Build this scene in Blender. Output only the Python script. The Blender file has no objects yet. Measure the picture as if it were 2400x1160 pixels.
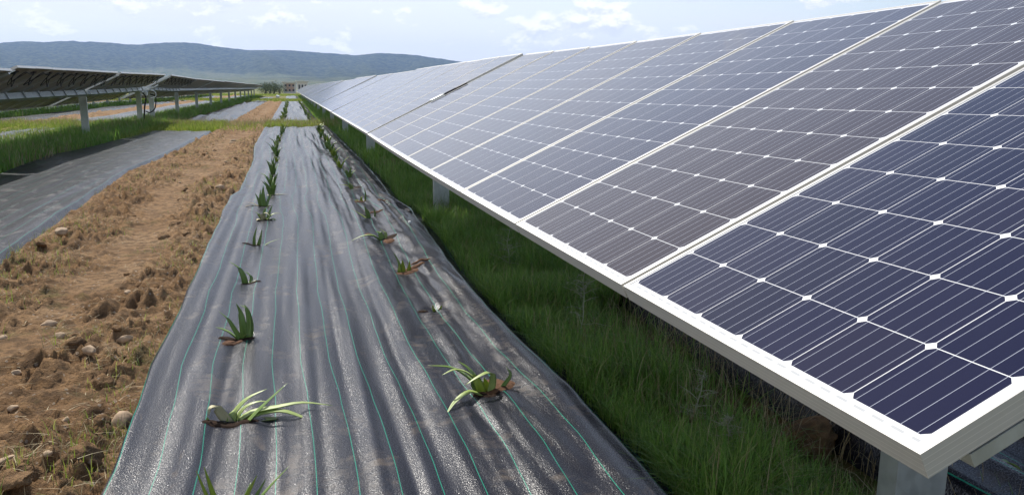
import bpy, math, random
import numpy as np
from mathutils import Matrix, Vector

random.seed(7)
rng = np.random.default_rng(11)
S = bpy.context.scene
COL = S.collection
R = math.radians

# ------------------------------------------------------------------ camera
CAM_H = 1.33
f_px, pitch, yaw, roll = 1889.8, .1926, .2649, .0097
cp, sp, cy, sy = math.cos(pitch), math.sin(pitch), math.cos(yaw), math.sin(yaw)
fw = Vector((sy * cp, cy * cp, -sp)); rt = Vector((cy, -sy, 0)); up = rt.cross(fw)
c_, s_ = math.cos(roll), math.sin(roll)
rt, up = rt * c_ + up * s_, up * c_ - rt * s_
cam_d = bpy.data.cameras.new('camera'); cam = bpy.data.objects.new('camera', cam_d); COL.objects.link(cam)
M = Matrix((rt, up, -fw)).transposed().to_4x4(); M.translation = Vector((0, 0, CAM_H))
cam.matrix_world = M
cam_d.sensor_width = 36; cam_d.lens = f_px / 2400 * 36
cam_d.clip_start = .05; cam_d.clip_end = 30000
S.camera = cam

# ------------------------------------------------------------------ light, sky, exposure
SUN = Vector((-.34, .93, 1.0)).normalized()
sun_d = bpy.data.lights.new('sun', 'SUN'); sun = bpy.data.objects.new('sun', sun_d); COL.objects.link(sun)
sun_d.energy = 5.0; sun_d.angle = R(.53); sun_d.color = (1, .95, .87)
sun.rotation_euler = SUN.to_track_quat('Z', 'Y').to_euler()
elev = math.asin(SUN.z); azi = math.atan2(SUN.x, SUN.y)
S.view_settings.view_transform = 'Standard'; S.view_settings.look = 'None'
S.view_settings.exposure = .20; S.view_settings.gamma = 1


class NT:
    """small helper for building node trees"""
    def __init__(s, tree):
        s.t = tree; s.n = tree.nodes; s.l = tree.links
    def node(s, typ, **kw):
        n = s.n.new(typ)
        for k, v in kw.items():
            setattr(n, k, v)
        return n
    def link(s, a, b):
        s.l.new(a, b)
    def inp(s, sock, v):
        if isinstance(v, bpy.types.NodeSocket): s.link(v, sock)
        else: sock.default_value = v
    def math(s, op, a, b=0.0, c=0.0, clamp=False):
        n = s.node('ShaderNodeMath', operation=op, use_clamp=clamp)
        s.inp(n.inputs[0], a); s.inp(n.inputs[1], b)
        if op in ('MULTIPLY_ADD', 'SMOOTH_MIN', 'WRAP', 'COMPARE'): s.inp(n.inputs[2], c)
        return n.outputs[0]
    def ramp(s, fac, stops, mode='LINEAR'):
        n = s.node('ShaderNodeValToRGB'); n.color_ramp.interpolation = mode
        el = n.color_ramp.elements
        while len(el) < len(stops): el.new(.5)
        for e, (p, c) in zip(el, stops):
            e.position = p
            e.color = (c, c, c, 1) if isinstance(c, (int, float)) else tuple(c) + (1,)
        s.inp(n.inputs[0], fac)
        return n.outputs[0]
    def noise(s, vec, scale, detail=4, rough=.55, dim='3D', dist=0.):
        n = s.node('ShaderNodeTexNoise', noise_dimensions=dim)
        if vec is not None: s.link(vec, n.inputs['Vector'])
        n.inputs['Scale'].default_value = scale; n.inputs['Detail'].default_value = detail
        n.inputs['Roughness'].default_value = rough; n.inputs['Distortion'].default_value = dist
        return n.outputs['Fac']
    def mix(s, fac, a, b):
        n = s.node('ShaderNodeMix', data_type='RGBA')
        s.inp(n.inputs[0], fac)
        for sock, v in ((n.inputs[6], a), (n.inputs[7], b)):
            if isinstance(v, bpy.types.NodeSocket): s.link(v, sock)
            else: sock.default_value = tuple(v) + (1,)
        return n.outputs[2]
    def mapping(s, vec, scale=(1, 1, 1), loc=(0, 0, 0), rot=(0, 0, 0)):
        n = s.node('ShaderNodeMapping'); s.link(vec, n.inputs[0])
        n.inputs['Scale'].default_value = scale; n.inputs['Location'].default_value = loc
        n.inputs['Rotation'].default_value = rot
        return n.outputs[0]
    def bump(s, h, strength=.5, dist=.01, normal=None):
        n = s.node('ShaderNodeBump'); s.link(h, n.inputs['Height'])
        n.inputs['Strength'].default_value = strength; n.inputs['Distance'].default_value = dist
        if normal is not None: s.link(normal, n.inputs['Normal'])
        return n.outputs[0]


w = bpy.data.worlds.new('World'); S.world = w; w.use_nodes = True
T = NT(w.node_tree)
for n in list(T.n): T.n.remove(n)
sky = T.node('ShaderNodeTexSky', sky_type='NISHITA'); sky.sun_disc = False
sky.sun_elevation = elev; sky.sun_rotation = azi; sky.air_density = 1.0; sky.dust_density = 1.2; sky.ozone_density = 1.2
tc = T.node('ShaderNodeTexCoord')
sep = T.node('ShaderNodeSeparateXYZ'); T.link(tc.outputs['Generated'], sep.inputs[0])
zc = T.math('MAXIMUM', sep.outputs[2], .0)
# thin veil of high cloud: planar projection; cumulus: banks near the horizon
den = T.math('ADD', zc, .09)
cx = T.math('DIVIDE', sep.outputs[0], den); cyy = T.math('DIVIDE', sep.outputs[1], den)
cmb = T.node('ShaderNodeCombineXYZ'); T.link(cx, cmb.inputs[0]); T.link(cyy, cmb.inputs[1])
veil = T.noise(T.mapping(cmb.outputs[0], (1, .8, 1), (3.1, 1.7, 0)), .55, 6, .6)
veilm = T.ramp(veil, [(.36, 0.), (.62, 1.)])
az = T.math('ARCTAN2', sep.outputs[0], sep.outputs[1])
cmb2 = T.node('ShaderNodeCombineXYZ'); T.link(az, cmb2.inputs[0]); T.link(sep.outputs[2], cmb2.inputs[1])
cum = T.noise(T.mapping(cmb2.outputs[0], (15, 27, 1), (1.35, .18, .0)), 1.0, 9, .58, dist=.0)
band = T.ramp(sep.outputs[2], [(.0, .0), (.045, .75), (.075, 1.), (.13, .9), (.22, .35), (.6, .1)])
bigc = T.noise(T.mapping(cmb2.outputs[0], (5, 11, 1), (.3, .9, 0)), 1., 2, .5)
cumm = T.ramp(T.math('ADD', T.math('MULTIPLY_ADD', T.math('SUBTRACT', bigc, .5), .45, cum), T.math('MULTIPLY', T.math('SUBTRACT', band, 1.0), .22)), [(.500, 0.), (.545, .6), (.62, 1.)])
cs = T.noise(T.mapping(cmb2.outputs[0], (15, 27, 1), (1.35, .36, .0)), 1.0, 6, .58, dist=.0)
shade = T.ramp(T.math('MULTIPLY_ADD', T.math('SUBTRACT', cum, cs), 3.0, .5), [(.30, (5.6, 5.9, 6.6)), (.62, (8.0, 7.95, 7.9))])
right = T.ramp(T.math('ADD', T.math('MULTIPLY', az, .9), T.math('MULTIPLY', sep.outputs[2], .5)), [(.2, 1.), (.75, .2)])
tone = T.mix(T.math('MULTIPLY', veilm, T.math('MULTIPLY', T.math('MULTIPLY', right, .85), T.ramp(sep.outputs[2], [(.25, 1.), (.62, .25)]))), sky.outputs[0], (6.4, 6.25, 6.4))
hz = T.ramp(sep.outputs[2], [(.0, .95), (.10, .8), (.35, .5), (1, .1)])
tone = T.mix(T.math('MULTIPLY', hz, right), tone, (6.15, 6.35, 6.85))
tone = T.mix(T.math('MULTIPLY', cumm, .95), tone, shade)
bg = T.node('ShaderNodeBackground'); T.link(tone, bg.inputs[0]); bg.inputs[1].default_value = .14
wo = T.node('ShaderNodeOutputWorld'); T.link(bg.outputs[0], wo.inputs[0])

cy_ = S.cycles
cy_.use_denoising = True
cy_.max_bounces = 6; cy_.diffuse_bounces = 3; cy_.glossy_bounces = 3; cy_.transmission_bounces = 3
cy_.volume_bounces = 0; cy_.transparent_max_bounces = 4
cy_.sample_clamp_indirect = 4; cy_.caustics_reflective = False; cy_.caustics_refractive = False


# ------------------------------------------------------------------ helpers
def vnoise(x, y, seed=0):
    xi = np.floor(x).astype(np.int64); yi = np.floor(y).astype(np.int64)
    fx = x - xi; fy = y - yi
    fx = fx * fx * (3 - 2 * fx); fy = fy * fy * (3 - 2 * fy)
    def h(a, b):
        n = (a * 374761393 + b * 668265263 + seed * 974634777) & 0xffffffff
        n = ((n ^ (n >> 13)) * 1274126177) & 0xffffffff
        return ((n ^ (n >> 16)) & 0xffff) / 65535.0
    a, b, c, d = h(xi, yi), h(xi + 1, yi), h(xi, yi + 1), h(xi + 1, yi + 1)
    return (a * (1 - fx) + b * fx) * (1 - fy) + (c * (1 - fx) + d * fx) * fy * 1.0


def fbm(x, y, seed=0, o=4):
    s = 0; a = .5
    for i in range(o):
        s = s + a * (vnoise(x, y, seed + i * 17) - .5); x = x * 2.03 + 5.1; y = y * 2.01 + 3.7; a *= .5
    return s


def tag(o, label=None, cat=None, group=None, kind=None):
    if label: o['label'] = label
    if cat: o['category'] = cat
    if group: o['group'] = group
    if kind: o['kind'] = kind
    return o


def mk(name, V, F, mats, parent=None, uv=None, mi=None, smooth=True, loc=None):
    V = np.asarray(V, dtype=np.float32).reshape(-1, 3)
    me = bpy.data.meshes.new(name)
    if isinstance(F, np.ndarray):
        n, k = F.shape
        me.vertices.add(len(V)); me.vertices.foreach_set('co', V.ravel())
        me.loops.add(n * k); me.loops.foreach_set('vertex_index', F.astype(np.int32).ravel())
        me.polygons.add(n); me.polygons.foreach_set('loop_start', np.arange(0, n * k, k, dtype=np.int32))
        me.update(calc_edges=True)
    else:
        me.from_pydata([tuple(map(float, v)) for v in V], [], [tuple(int(i) for i in f) for f in F])
    if not isinstance(mats, (list, tuple)): mats = [mats]
    for m in mats: me.materials.append(m)
    if mi is not None: me.polygons.foreach_set('material_index', np.asarray(mi, dtype=np.int32))
    me.polygons.foreach_set('use_smooth', np.full(len(me.polygons), smooth, dtype=bool))
    if uv is not None:
        u = me.uv_layers.new(name='uv')
        li = np.empty(len(me.loops), dtype=np.int32); me.loops.foreach_get('vertex_index', li)
        uv = np.asarray(uv, dtype=np.float32)
        d = uv if len(uv) == len(li) and len(uv) != len(V) else uv[li]
        u.data.foreach_set('uv', d.ravel())
    me.update()
    o = bpy.data.objects.new(name, me); COL.objects.link(o)
    if parent is not None: o.parent = parent
    if loc is not None: o.location = loc
    return o


def empty(name, loc=(0, 0, 0), rot=(0, 0, 0), parent=None):
    o = bpy.data.objects.new(name, None); o.empty_display_size = .2; COL.objects.link(o)
    o.location = loc; o.rotation_euler = rot
    if parent: o.parent = parent
    return o


def copy_tree(o, parent=None):
    c = o.copy(); COL.objects.link(c); c.parent = parent
    for ch in list(o.children): copy_tree(ch, c)
    return c


class MB:
    """mesh builder: boxes, tubes, quads, gathered into one mesh"""
    def __init__(s): s.v = []; s.f = []; s.m = []; s.uv = []
    def quadstrip(s, vs, fs, mi=0):
        b = len(s.v); s.v += [tuple(v) for v in vs]; s.f += [tuple(i + b for i in f) for f in fs]; s.m += [mi] * len(fs)
    def box(s, c, d, mi=0, mat=None):
        x, y, z = d[0] / 2, d[1] / 2, d[2] / 2
        vs = [Vector((sx * x, sy * y, sz * z)) for sz in (-1, 1) for sy in (-1, 1) for sx in (-1, 1)]
        if mat is not None: vs = [mat @ v for v in vs]
        vs = [v + Vector(c) for v in vs]
        s.quadstrip(vs, [(0, 2, 3, 1), (4, 5, 7, 6), (0, 1, 5, 4), (2, 6, 7, 3), (0, 4, 6, 2), (1, 3, 7, 5)], mi)
    def tube(s, pts, r, n=6, mi=0):
        pts = [Vector(p) for p in pts]; rings = []
        b = len(s.v)
        for i, p in enumerate(pts):
            d = (pts[min(i + 1, len(pts) - 1)] - pts[max(i - 1, 0)]).normalized()
            a = d.cross(Vector((.13, .27, .95))).normalized(); q = d.cross(a)
            rr = r[i] if isinstance(r, (list, tuple)) else r
            for k in range(n):
                t = 2 * math.pi * k / n
                s.v.append(tuple(p + (a * math.cos(t) + q * math.sin(t)) * rr))
        for i in range(len(pts) - 1):
            for k in range(n):
                a0 = b + i * n + k; a1 = b + i * n + (k + 1) % n
                s.f.append((a0, a1, a1 + n, a0 + n)); s.m.append(mi)
        s.f.append(tuple(b + k for k in range(n))[::-1]); s.m.append(mi)
        e = b + (len(pts) - 1) * n; s.f.append(tuple(e + k for k in range(n))); s.m.append(mi)
    def build(s, name, mats, parent=None, smooth=False, loc=None):
        return mk(name, s.v, s.f, mats, parent, mi=s.m, smooth=smooth, loc=loc)


def catmull(P, n=12):
    P = [np.array(p, float) for p in P]
    P = [2 * P[0] - P[1]] + P + [2 * P[-1] - P[-2]]
    out = []
    segs = len(P) - 3
    for i in range(n + 1):
        t = i / n * segs; k = min(int(t), segs - 1); t -= k
        a, b, c, d = P[k:k + 4]
        out.append(.5 * ((2 * b) + (c - a) * t + (2 * a - 5 * b + 4 * c - d) * t * t + (3 * b - a - 3 * c + d) * t ** 3))
    return np.array(out)


# ------------------------------------------------------------------ materials
def new_mat(name):
    m = bpy.data.materials.new(name); m.use_nodes = True
    t = NT(m.node_tree); b = t.n.get('Principled BSDF')
    return m, t, b


def bset(t, b, **kw):
    for k, v in kw.items():
        s = b.inputs[k.replace('_', ' ')]
        if isinstance(v, bpy.types.NodeSocket): t.link(v, s)
        elif isinstance(v, (tuple, list)): s.default_value = tuple(v) + ((1,) if len(v) == 3 and s.type == 'RGBA' else ())
        else: s.default_value = v


def geo_pos(t):
    return t.node('ShaderNodeNewGeometry').outputs['Position']


def mat_simple(name, col, rough=.6, metal=0., nscale=0., namt=.2, bump=0., coord='Object', spec=.5, transl=0.):
    m, t, b = new_mat(name)
    c = t.node('ShaderNodeTexCoord').outputs[coord]
    if nscale:
        n = t.noise(c, nscale, 5, .6)
        lo = tuple(x * (1 - namt) for x in col); hi = tuple(min(1, x * (1 + namt)) for x in col)
        bset(t, b, Base_Color=t.ramp(n, [(.3, lo), (.7, hi)]))
        if bump: bset(t, b, Normal=t.bump(n, 1., bump))
    else: bset(t, b, Base_Color=col)
    bset(t, b, Roughness=rough, Metallic=metal)
    b.inputs['Specular IOR Level'].default_value = spec
    return m


m, t, b = new_mat('anodised_frame')
zz_ = t.node('ShaderNodeSeparateXYZ'); t.link(t.node('ShaderNodeTexCoord').outputs['Object'], zz_.inputs[0])
gl = t.math('LESS_THAN', t.math('FRACT', t.math('MULTIPLY', zz_.outputs[2], 110.)), .14)
gl = t.math('MULTIPLY', gl, t.math('LESS_THAN', zz_.outputs[2], -.004))
br = t.noise(t.mapping(t.node('ShaderNodeTexCoord').outputs['Object'], (3, 3, 240)), 1., 3, .6)
bset(t, b, Base_Color=t.mix(gl, t.ramp(br, [(.3, (.55, .535, .49)), (.7, (.60, .585, .54))]), (.70, .68, .63)), Roughness=.42, Metallic=.3)
M_frame = m
# extrusion grooves along the frame
M_back = mat_simple('backsheet', (.46, .42, .36), .6, 0, 3, .15)
M_galv = None
m, t, b = new_mat('galvanised_steel')
c = t.node('ShaderNodeTexCoord').outputs['Object']
vor = t.node('ShaderNodeTexVoronoi', feature='F1'); t.link(t.mapping(c, (1, 1, .6)), vor.inputs['Vector']); vor.inputs['Scale'].default_value = 45
n1 = t.noise(c, 7, 5, .65)
g = t.math('ADD', t.math('MULTIPLY', vor.outputs['Color'], .14), t.math('MULTIPLY', n1, .92))
bset(t, b, Base_Color=t.ramp(g, [(.3, (.40, .43, .42)), (.75, (.60, .63, .61))]), Roughness=t.ramp(g, [(.3, .38), (.8, .58)]), Metallic=.65)
M_galv = m
M_cable = mat_simple('black_cable', (.012, .012, .013), .5)
M_white = mat_simple('white_plastic', (.75, .75, .72), .5, 0, 8, .08)

# panel glass with cells; uv in metres from the lower left corner of the module
m, t, b = new_mat('photovoltaic_glass')
MX, MY, CP, CPV = .011, .018, .1603, .1610
uvn = t.node('ShaderNodeUVMap').outputs[0]
s_uv = t.node('ShaderNodeSeparateXYZ'); t.link(uvn, s_uv.inputs[0])
U, V_ = s_uv.outputs[0], s_uv.outputs[1]
cu = t.math('DIVIDE', t.math('SUBTRACT', U, MX), CP); cv = t.math('DIVIDE', t.math('SUBTRACT', V_, MY), CPV)
fu = t.math('FRACT', cu); fv = t.math('FRACT', cv)
au = t.math('ABSOLUTE', t.math('SUBTRACT', fu, .5)); av = t.math('ABSOLUTE', t.math('SUBTRACT', fv, .5))
incell = t.math('LESS_THAN', t.math('MAXIMUM', au, av), .5 - .0058)
cham = t.math('LESS_THAN', t.math('ADD', au, av), 1 - .074)
inu = t.math('LESS_THAN', t.math('ABSOLUTE', t.math('SUBTRACT', cu, 3.)), 3.)
inv = t.math('LESS_THAN', t.math('ABSOLUTE', t.math('SUBTRACT', cv, 6.)), 6.)
cell = t.math('MULTIPLY', t.math('MULTIPLY', incell, cham), t.math('MULTIPLY', inu, inv))
bb = t.math('FRACT', t.math('ADD', t.math('MULTIPLY', fu, 5.), .0))
bus = t.math('LESS_THAN', t.math('ABSOLUTE', t.math('SUBTRACT', bb, .5)), .0145)
fin = t.math('LESS_THAN', t.math('FRACT', t.math('MULTIPLY', fv, 84.)), .20)
fl = t.node('ShaderNodeCombineXYZ'); t.link(t.math('FLOOR', cu), fl.inputs[0]); t.link(t.math('FLOOR', cv), fl.inputs[1])
oi = t.node('ShaderNodeObjectInfo'); t.link(oi.outputs['Random'], fl.inputs[2])
wn = t.node('ShaderNodeTexWhiteNoise', noise_dimensions='3D'); t.link(fl.outputs[0], wn.inputs[0])
cellc = t.ramp(wn.outputs[0], [(0., (.0035, .004, .022)), (.5, (.005, .0052, .027)), (1., (.008, .007, .026))])
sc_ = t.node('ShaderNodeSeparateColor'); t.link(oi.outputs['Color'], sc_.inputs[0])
cellc = t.mix(sc_.outputs[0], cellc, (.030, .019, .020))  # warm cloud reflection painted into the cell colour, amount from object colour
spk = t.noise(uvn, 900, 1, .5)
cellc = t.mix(t.ramp(spk, [(.62, 0.), (.72, .15)]), cellc, (.04, .045, .09))
cellc = t.mix(t.math('MULTIPLY', fin, .08), cellc, (.08, .09, .20))
cellc = t.mix(bus, cellc, (.42, .44, .50))
# module margin: white backsheet with faint grey interconnect ribbons along the lower and upper ends
rib = t.math('MULTIPLY', t.math('LESS_THAN', t.math('ABSOLUTE', t.math('SUBTRACT', V_, .0085)), .0026),
             t.math('LESS_THAN', t.math('FRACT', t.math('ADD', t.math('MULTIPLY', fu, 4.), .25)), .62))
rib = t.math('MULTIPLY', rib, inu)
whitec = t.mix(t.math('MULTIPLY', rib, .7), (.72, .72, .71), (.34, .35, .35))
col = t.mix(cell, whitec, cellc)
dust = t.noise(uvn, 2.2, 5, .65); dst = t.ramp(dust, [(.35, .0), (.75, .012)])
col = t.mix(dst, col, (.42, .38, .32))
spot = t.noise(uvn, 26, 3, .6)
col = t.mix(t.math('MULTIPLY', t.ramp(spot, [(.76, 0.), (.80, 1.)]), .35), col, (.55, .52, .46))
bset(t, b, Base_Color=col, Roughness=.5)
b.inputs['Specular IOR Level'].default_value = .0
b.inputs['Coat Weight'].default_value = 1.; b.inputs['Coat Roughness'].default_value = .07; b.inputs['Coat IOR'].default_value = 1.29; b.inputs['Sheen Weight'].default_value = .45; b.inputs['Sheen Roughness'].default_value = .28; b.inputs['Sheen Tint'].default_value = (.95, .95, 1, 1)
wav = t.noise(uvn, 3.0, 3, .5)
t.link(t.bump(wav, .25, .0035), b.inputs['Coat Normal'])
M_glass = m

# woven ground cover, uv in metres across / along
def fabric(name, dusty=0.24, tint=(.010, .011, .017), lines=True, cramt=.14, gl=1.):
    m, t, b = new_mat(name)
    uvn = t.node('ShaderNodeUVMap').outputs[0]
    s = t.node('ShaderNodeSeparateXYZ'); t.link(uvn, s.inputs[0])
    U, V_ = s.outputs[0], s.outputs[1]
    big = t.noise(t.mapping(uvn, (3.2, .55, 1)), 1.6, 6, .62)
    fine = t.noise(t.mapping(uvn, (90, 6, 1)), 1.0, 3, .6)
    weave = t.noise(t.mapping(uvn, (200, 230, 1)), 1.0, 2, .7)
    col = t.ramp(big, [(.35, tint), (.7, tuple(x * 1.7 for x in tint))])
    col = t.mix(t.ramp(fine, [(.45, 0.), (.75, .3)]), col, (.022, .023, .030))
    # dried mud stains and drips
    st = t.noise(t.mapping(uvn, (5.0, 2.2, 1), (3, 7, 0)), 1.0, 8, .68, dist=.6)
    st2 = t.noise(t.mapping(uvn, (10, 22, 1), (1, 2, 0)), 1.0, 6, .65)
    stm = t.math('MULTIPLY', t.ramp(st, [(.53, 0.), (.68, 1.)]), t.ramp(st2, [(.42, 0.), (.62, 1.)]))
    col = t.mix(t.math('MULTIPLY', stm, dusty), col, (.30, .22, .14))
    st3 = t.noise(t.mapping(uvn, (14, 2.0, 1), (8, 1, 0)), 1.0, 5, .6)
    col = t.mix(t.math('MULTIPLY', t.ramp(st3, [(.68, 0.), (.76, 1.)]), dusty * .9), col, (.38, .29, .19))
    if lines:
        d = t.math('ABSOLUTE', t.math('SUBTRACT', t.math('FRACT', t.math('DIVIDE', U, .1345)), .5))
        ln = t.math('LESS_THAN', d, .0095)
        col = t.mix(t.math('MULTIPLY', ln, .9), col, (.015, .30, .19))
    rr = t.math('ADD', t.ramp(weave, [(.35, .20), (.65, .34)]), t.math('MULTIPLY', stm, .25))
    bset(t, b, Base_Color=col, Roughness=rr)
    h = t.math('ADD', t.math('MULTIPLY', weave, 1.), t.math('MULTIPLY', t.noise(t.mapping(uvn, (140, 140, 1)), 1., 2, .6), 1.4))
    msk = t.ramp(t.noise(t.mapping(uvn, (11, .7, 1), (5, 5, 5)), 1.0, 4, .6), [(.40, .45 * gl), (.62, gl)])
    spn = t.noise(t.mapping(uvn, (280, 240, 1), (9, 4, 0)), 1.0, 2, .7)
    t.link(t.ramp(spn, [(.49, .07), (.60, .72 * gl + .08)]), b.inputs['Specular IOR Level'])
    bp = t.node('ShaderNodeBump'); t.link(h, bp.inputs['Height']); t.link(msk, bp.inputs['Strength']); bp.inputs['Distance'].default_value = .0013; bp = bp.outputs[0]
    cr = t.noise(t.mapping(uvn, (26, 3.4, 1), (0, 0, 4)), 1.0, 5, .6, dist=.5)
    bp = t.bump(cr, cramt, .006, bp)
    t.link(bp, b.inputs['Normal'])
    return m
M_mat = fabric('woven_ground_cover')
M_mat_plain = fabric('smooth_ground_cover', .15, (.012, .013, .018), True, .08, .25)

def soil(name, green=False):
    m, t, b = new_mat(name)
    p = geo_pos(t)
    n1 = t.noise(p, 1.3, 6, .6); n2 = t.noise(p, 14, 8, .68); n3 = t.noise(p, 90, 5, .7)
    col = t.ramp(n1, [(.3, (.25, .138, .062)), (.5, (.375, .225, .11)), (.72, (.48, .315, .172))])
    col = t.mix(t.ramp(n2, [(.42, .8), (.56, .0)]), col, (.125, .075, .040))  # crevice shade put into the colour: low spots of the bump darkened
    col = t.mix(t.ramp(n3, [(.35, .45), (.6, .0)]), col, (.15, .095, .05))
    peb = t.node('ShaderNodeTexVoronoi'); t.link(p, peb.inputs['Vector']); peb.inputs['Scale'].default_value = 38
    pw = t.node('ShaderNodeTexWhiteNoise'); t.link(peb.outputs['Position'], pw.inputs[0])
    pm = t.math('MULTIPLY', t.math('LESS_THAN', peb.outputs['Distance'], .28), t.math('GREATER_THAN', pw.outputs[0], .86))
    col = t.mix(t.math('MULTIPLY', pm, .7), col, (.42, .34, .26))
    s = t.node('ShaderNodeSeparateXYZ'); t.link(p, s.inputs[0])
    if green:
        far = t.noise(t.mapping(p, (.004, .011, 1)), 1., 6, .65)
        fields = t.ramp(far, [(.36, (.085, .125, .03)), (.46, (.16, .16, .06)), (.56, (.11, .14, .04)), (.66, (.22, .19, .10))])
        gm = t.ramp(t.noise(p, .9, 6, .7), [(.42, .0), (.56, 1.)])
        col = t.mix(gm, col, (.10, .14, .032))
        d = t.math('SUBTRACT', t.math('DIVIDE', s.outputs[1], 60.), 1.9, clamp=True)
        col = t.mix(d, col, fields)
    else:
        gm = t.ramp(t.noise(p, 2.4, 7, .72), [(.56, .0), (.68, .6)])
        col = t.mix(gm, col, (.13, .13, .045))
    bset(t, b, Base_Color=col, Roughness=.95)
    b.inputs['Specular IOR Level'].default_value = .15
    bset(t, b, Normal=t.bump(t.math('ADD', n2, t.math('MULTIPLY', n3, .5)), 1., .045))
    return m
M_soil = soil('tilled_soil'); M_field = soil('field_soil', True)

def leafmat(name, stops, rough=.5, scale=30, coord='Object', trans=.25, spec=.4):
    m, t, b = new_mat(name)
    c = t.node('ShaderNodeTexCoord').outputs[coord] if coord != 'Geo' else geo_pos(t)
    n = t.noise(c, scale, 3, .6)
    oi = t.node('ShaderNodeNewGeometry').outputs['Random Per Island']
    f = t.math('ADD', t.math('MULTIPLY', n, .4), t.math('MULTIPLY', oi, .6))
    col = t.ramp(f, stops)
    bset(t, b, Base_Color=col, Roughness=rough)
    b.inputs['Specular IOR Level'].default_value = spec
    if trans:
        tr = t.node('ShaderNodeBsdfTranslucent'); t.link(col, tr.inputs[0])
        mx = t.node('ShaderNodeMixShader'); mx.inputs[0].default_value = trans
        t.link(b.outputs[0], mx.inputs[1]); t.link(tr.outputs[0], mx.inputs[2])
        t.link(mx.outputs[0], t.n['Material Output'].inputs[0])
    return m
M_grass = leafmat('grass_blades', [(.15, (.10, .22, .03)), (.5, (.18, .34, .055)), (.75, (.27, .39, .08)), (.88, (.46, .44, .20))], .45, 6, 'Geo', .45)
M_lush = leafmat('lush_grass', [(.15, (.13, .22, .025)), (.5, (.24, .32, .04)), (.85, (.42, .42, .12))], .5, 3, 'Geo', .4)
M_straw = leafmat('straw', [(.1, (.24, .17, .08)), (.5, (.38, .30, .16)), (.85, (.52, .44, .27))], .7, 6, 'Geo', .15)
M_aloe = leafmat('aloe_leaf', [(.2, (.085, .16, .03)), (.5, (.15, .245, .05)), (.85, (.25, .33, .09))], .38, 22, 'Object', .08, .5)
M_aloe_pale = leafmat('pale_aloe_leaf', [(.2, (.20, .30, .07)), (.5, (.28, .37, .10)), (.85, (.42, .46, .19))], .42, 18, 'Object', .08, .5)
M_aloe_yel = leafmat('yellow_aloe_leaf', [(.2, (.16, .25, .02)), (.5, (.25, .34, .03)), (.85, (.38, .40, .06))], .4, 22, 'Object', .12, .5)
M_aloe_dry = leafmat('withered_aloe', [(.2, (.34, .30, .15)), (.5, (.46, .42, .24)), (.85, (.58, .53, .33))], .6, 22, 'Object', .05, .4)
M_thistle = leafmat('dry_thistle', [(.2, (.20, .23, .13)), (.5, (.32, .34, .22)), (.85, (.45, .45, .33))], .7, 22, 'Object', .1)
M_brown = mat_simple('moist_soil', (.12, .062, .034), .95, 0, 60, .45, .01, 'Object', .2)
M_hole = mat_simple('hole_soil', (.03, .018, .012), .95, 0, 50, .4, .01, 'Object', .1)
M_stone = mat_simple('stone', (.40, .285, .18), .85, 0, 14, .35, .006, 'Object', .3)
M_clod = mat_simple('earth_clod', (.27, .175, .10), .95, 0, 22, .4, .012, 'Object', .15)

# ------------------------------------------------------------------ setting: ground, hills
def interp(pts, y):
    p = np.array(pts); return np.interp(y, p[:, 1], p[:, 0])

def build_ground():
    n = 90
    a = np.sign(np.linspace(-1, 1, n)) * (np.abs(np.linspace(-1, 1, n)) ** 4) * 6900
    X, Y = np.meshgrid(a, a)
    Z = np.zeros_like(X) - .012 + 0 * X
    V = np.c_[X.ravel(), Y.ravel(), Z.ravel()]
    i = np.arange(n * n).reshape(n, n)
    F = np.c_[i[:-1, :-1].ravel(), i[:-1, 1:].ravel(), i[1:, 1:].ravel(), i[1:, :-1].ravel()]
    tag(mk('ground', V, F, M_field), kind='structure')
build_ground()

def grid(name, xs, ys, zf, mat, uvf=None, kind=None, xf=None, parent=None):
    X, Y = np.meshgrid(xs, ys)
    XX = xf(X, Y) if xf else X
    Z = zf(XX, Y) if not uvf else zf(XX, Y, X)
    nx, ny = len(xs), len(ys)
    V = np.c_[XX.ravel(), Y.ravel(), Z.ravel()]
    i = np.arange(nx * ny).reshape(ny, nx)
    F = np.c_[i[:-1, :-1].ravel(), i[:-1, 1:].ravel(), i[1:, 1:].ravel(), i[1:, :-1].ravel()]
    uv = None
    if uvf: uv = uvf(X, Y).reshape(-1, 2)
    o = mk(name, V, F, mat, parent, uv=uv)
    if kind: tag(o, kind=kind)
    return o

def geom(y0, y1, d0, rate):
    ys = [y0]; d = d0
    while ys[-1] < y1:
        ys.append(ys[-1] + max(d0, ys[-1] * rate))
    return np.array(ys)

def soil_h(x, y, amp=1.):
    r = np.clip(fbm(x * 2.2, y * 2.2, 3, 2) * 2 + .55, 0, 1)              # rough / trodden areas
    tread = np.exp(-((x + 1.42 + .12 * np.sin(y * .7)) / .22) ** 2)      # trodden strip
    rough = np.clip(.35 + r - .9 * tread, .10, 1.2)
    n = np.abs(fbm(x * 9, y * 9, 9, 4)) * 2.0
    n2 = np.maximum(fbm(x * 19, y * 19, 21, 3), -.05) * 1.2
    return .004 + amp * rough * (n * .15 + (n2 + .06) * .12) + .02 * fbm(x, y, 31, 2)

def edge_lift(x, xl, xr, wd=.12):
    return np.clip((x - xl) / wd, 0, 1) * np.clip((xr - x) / wd, 0, 1)

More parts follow.
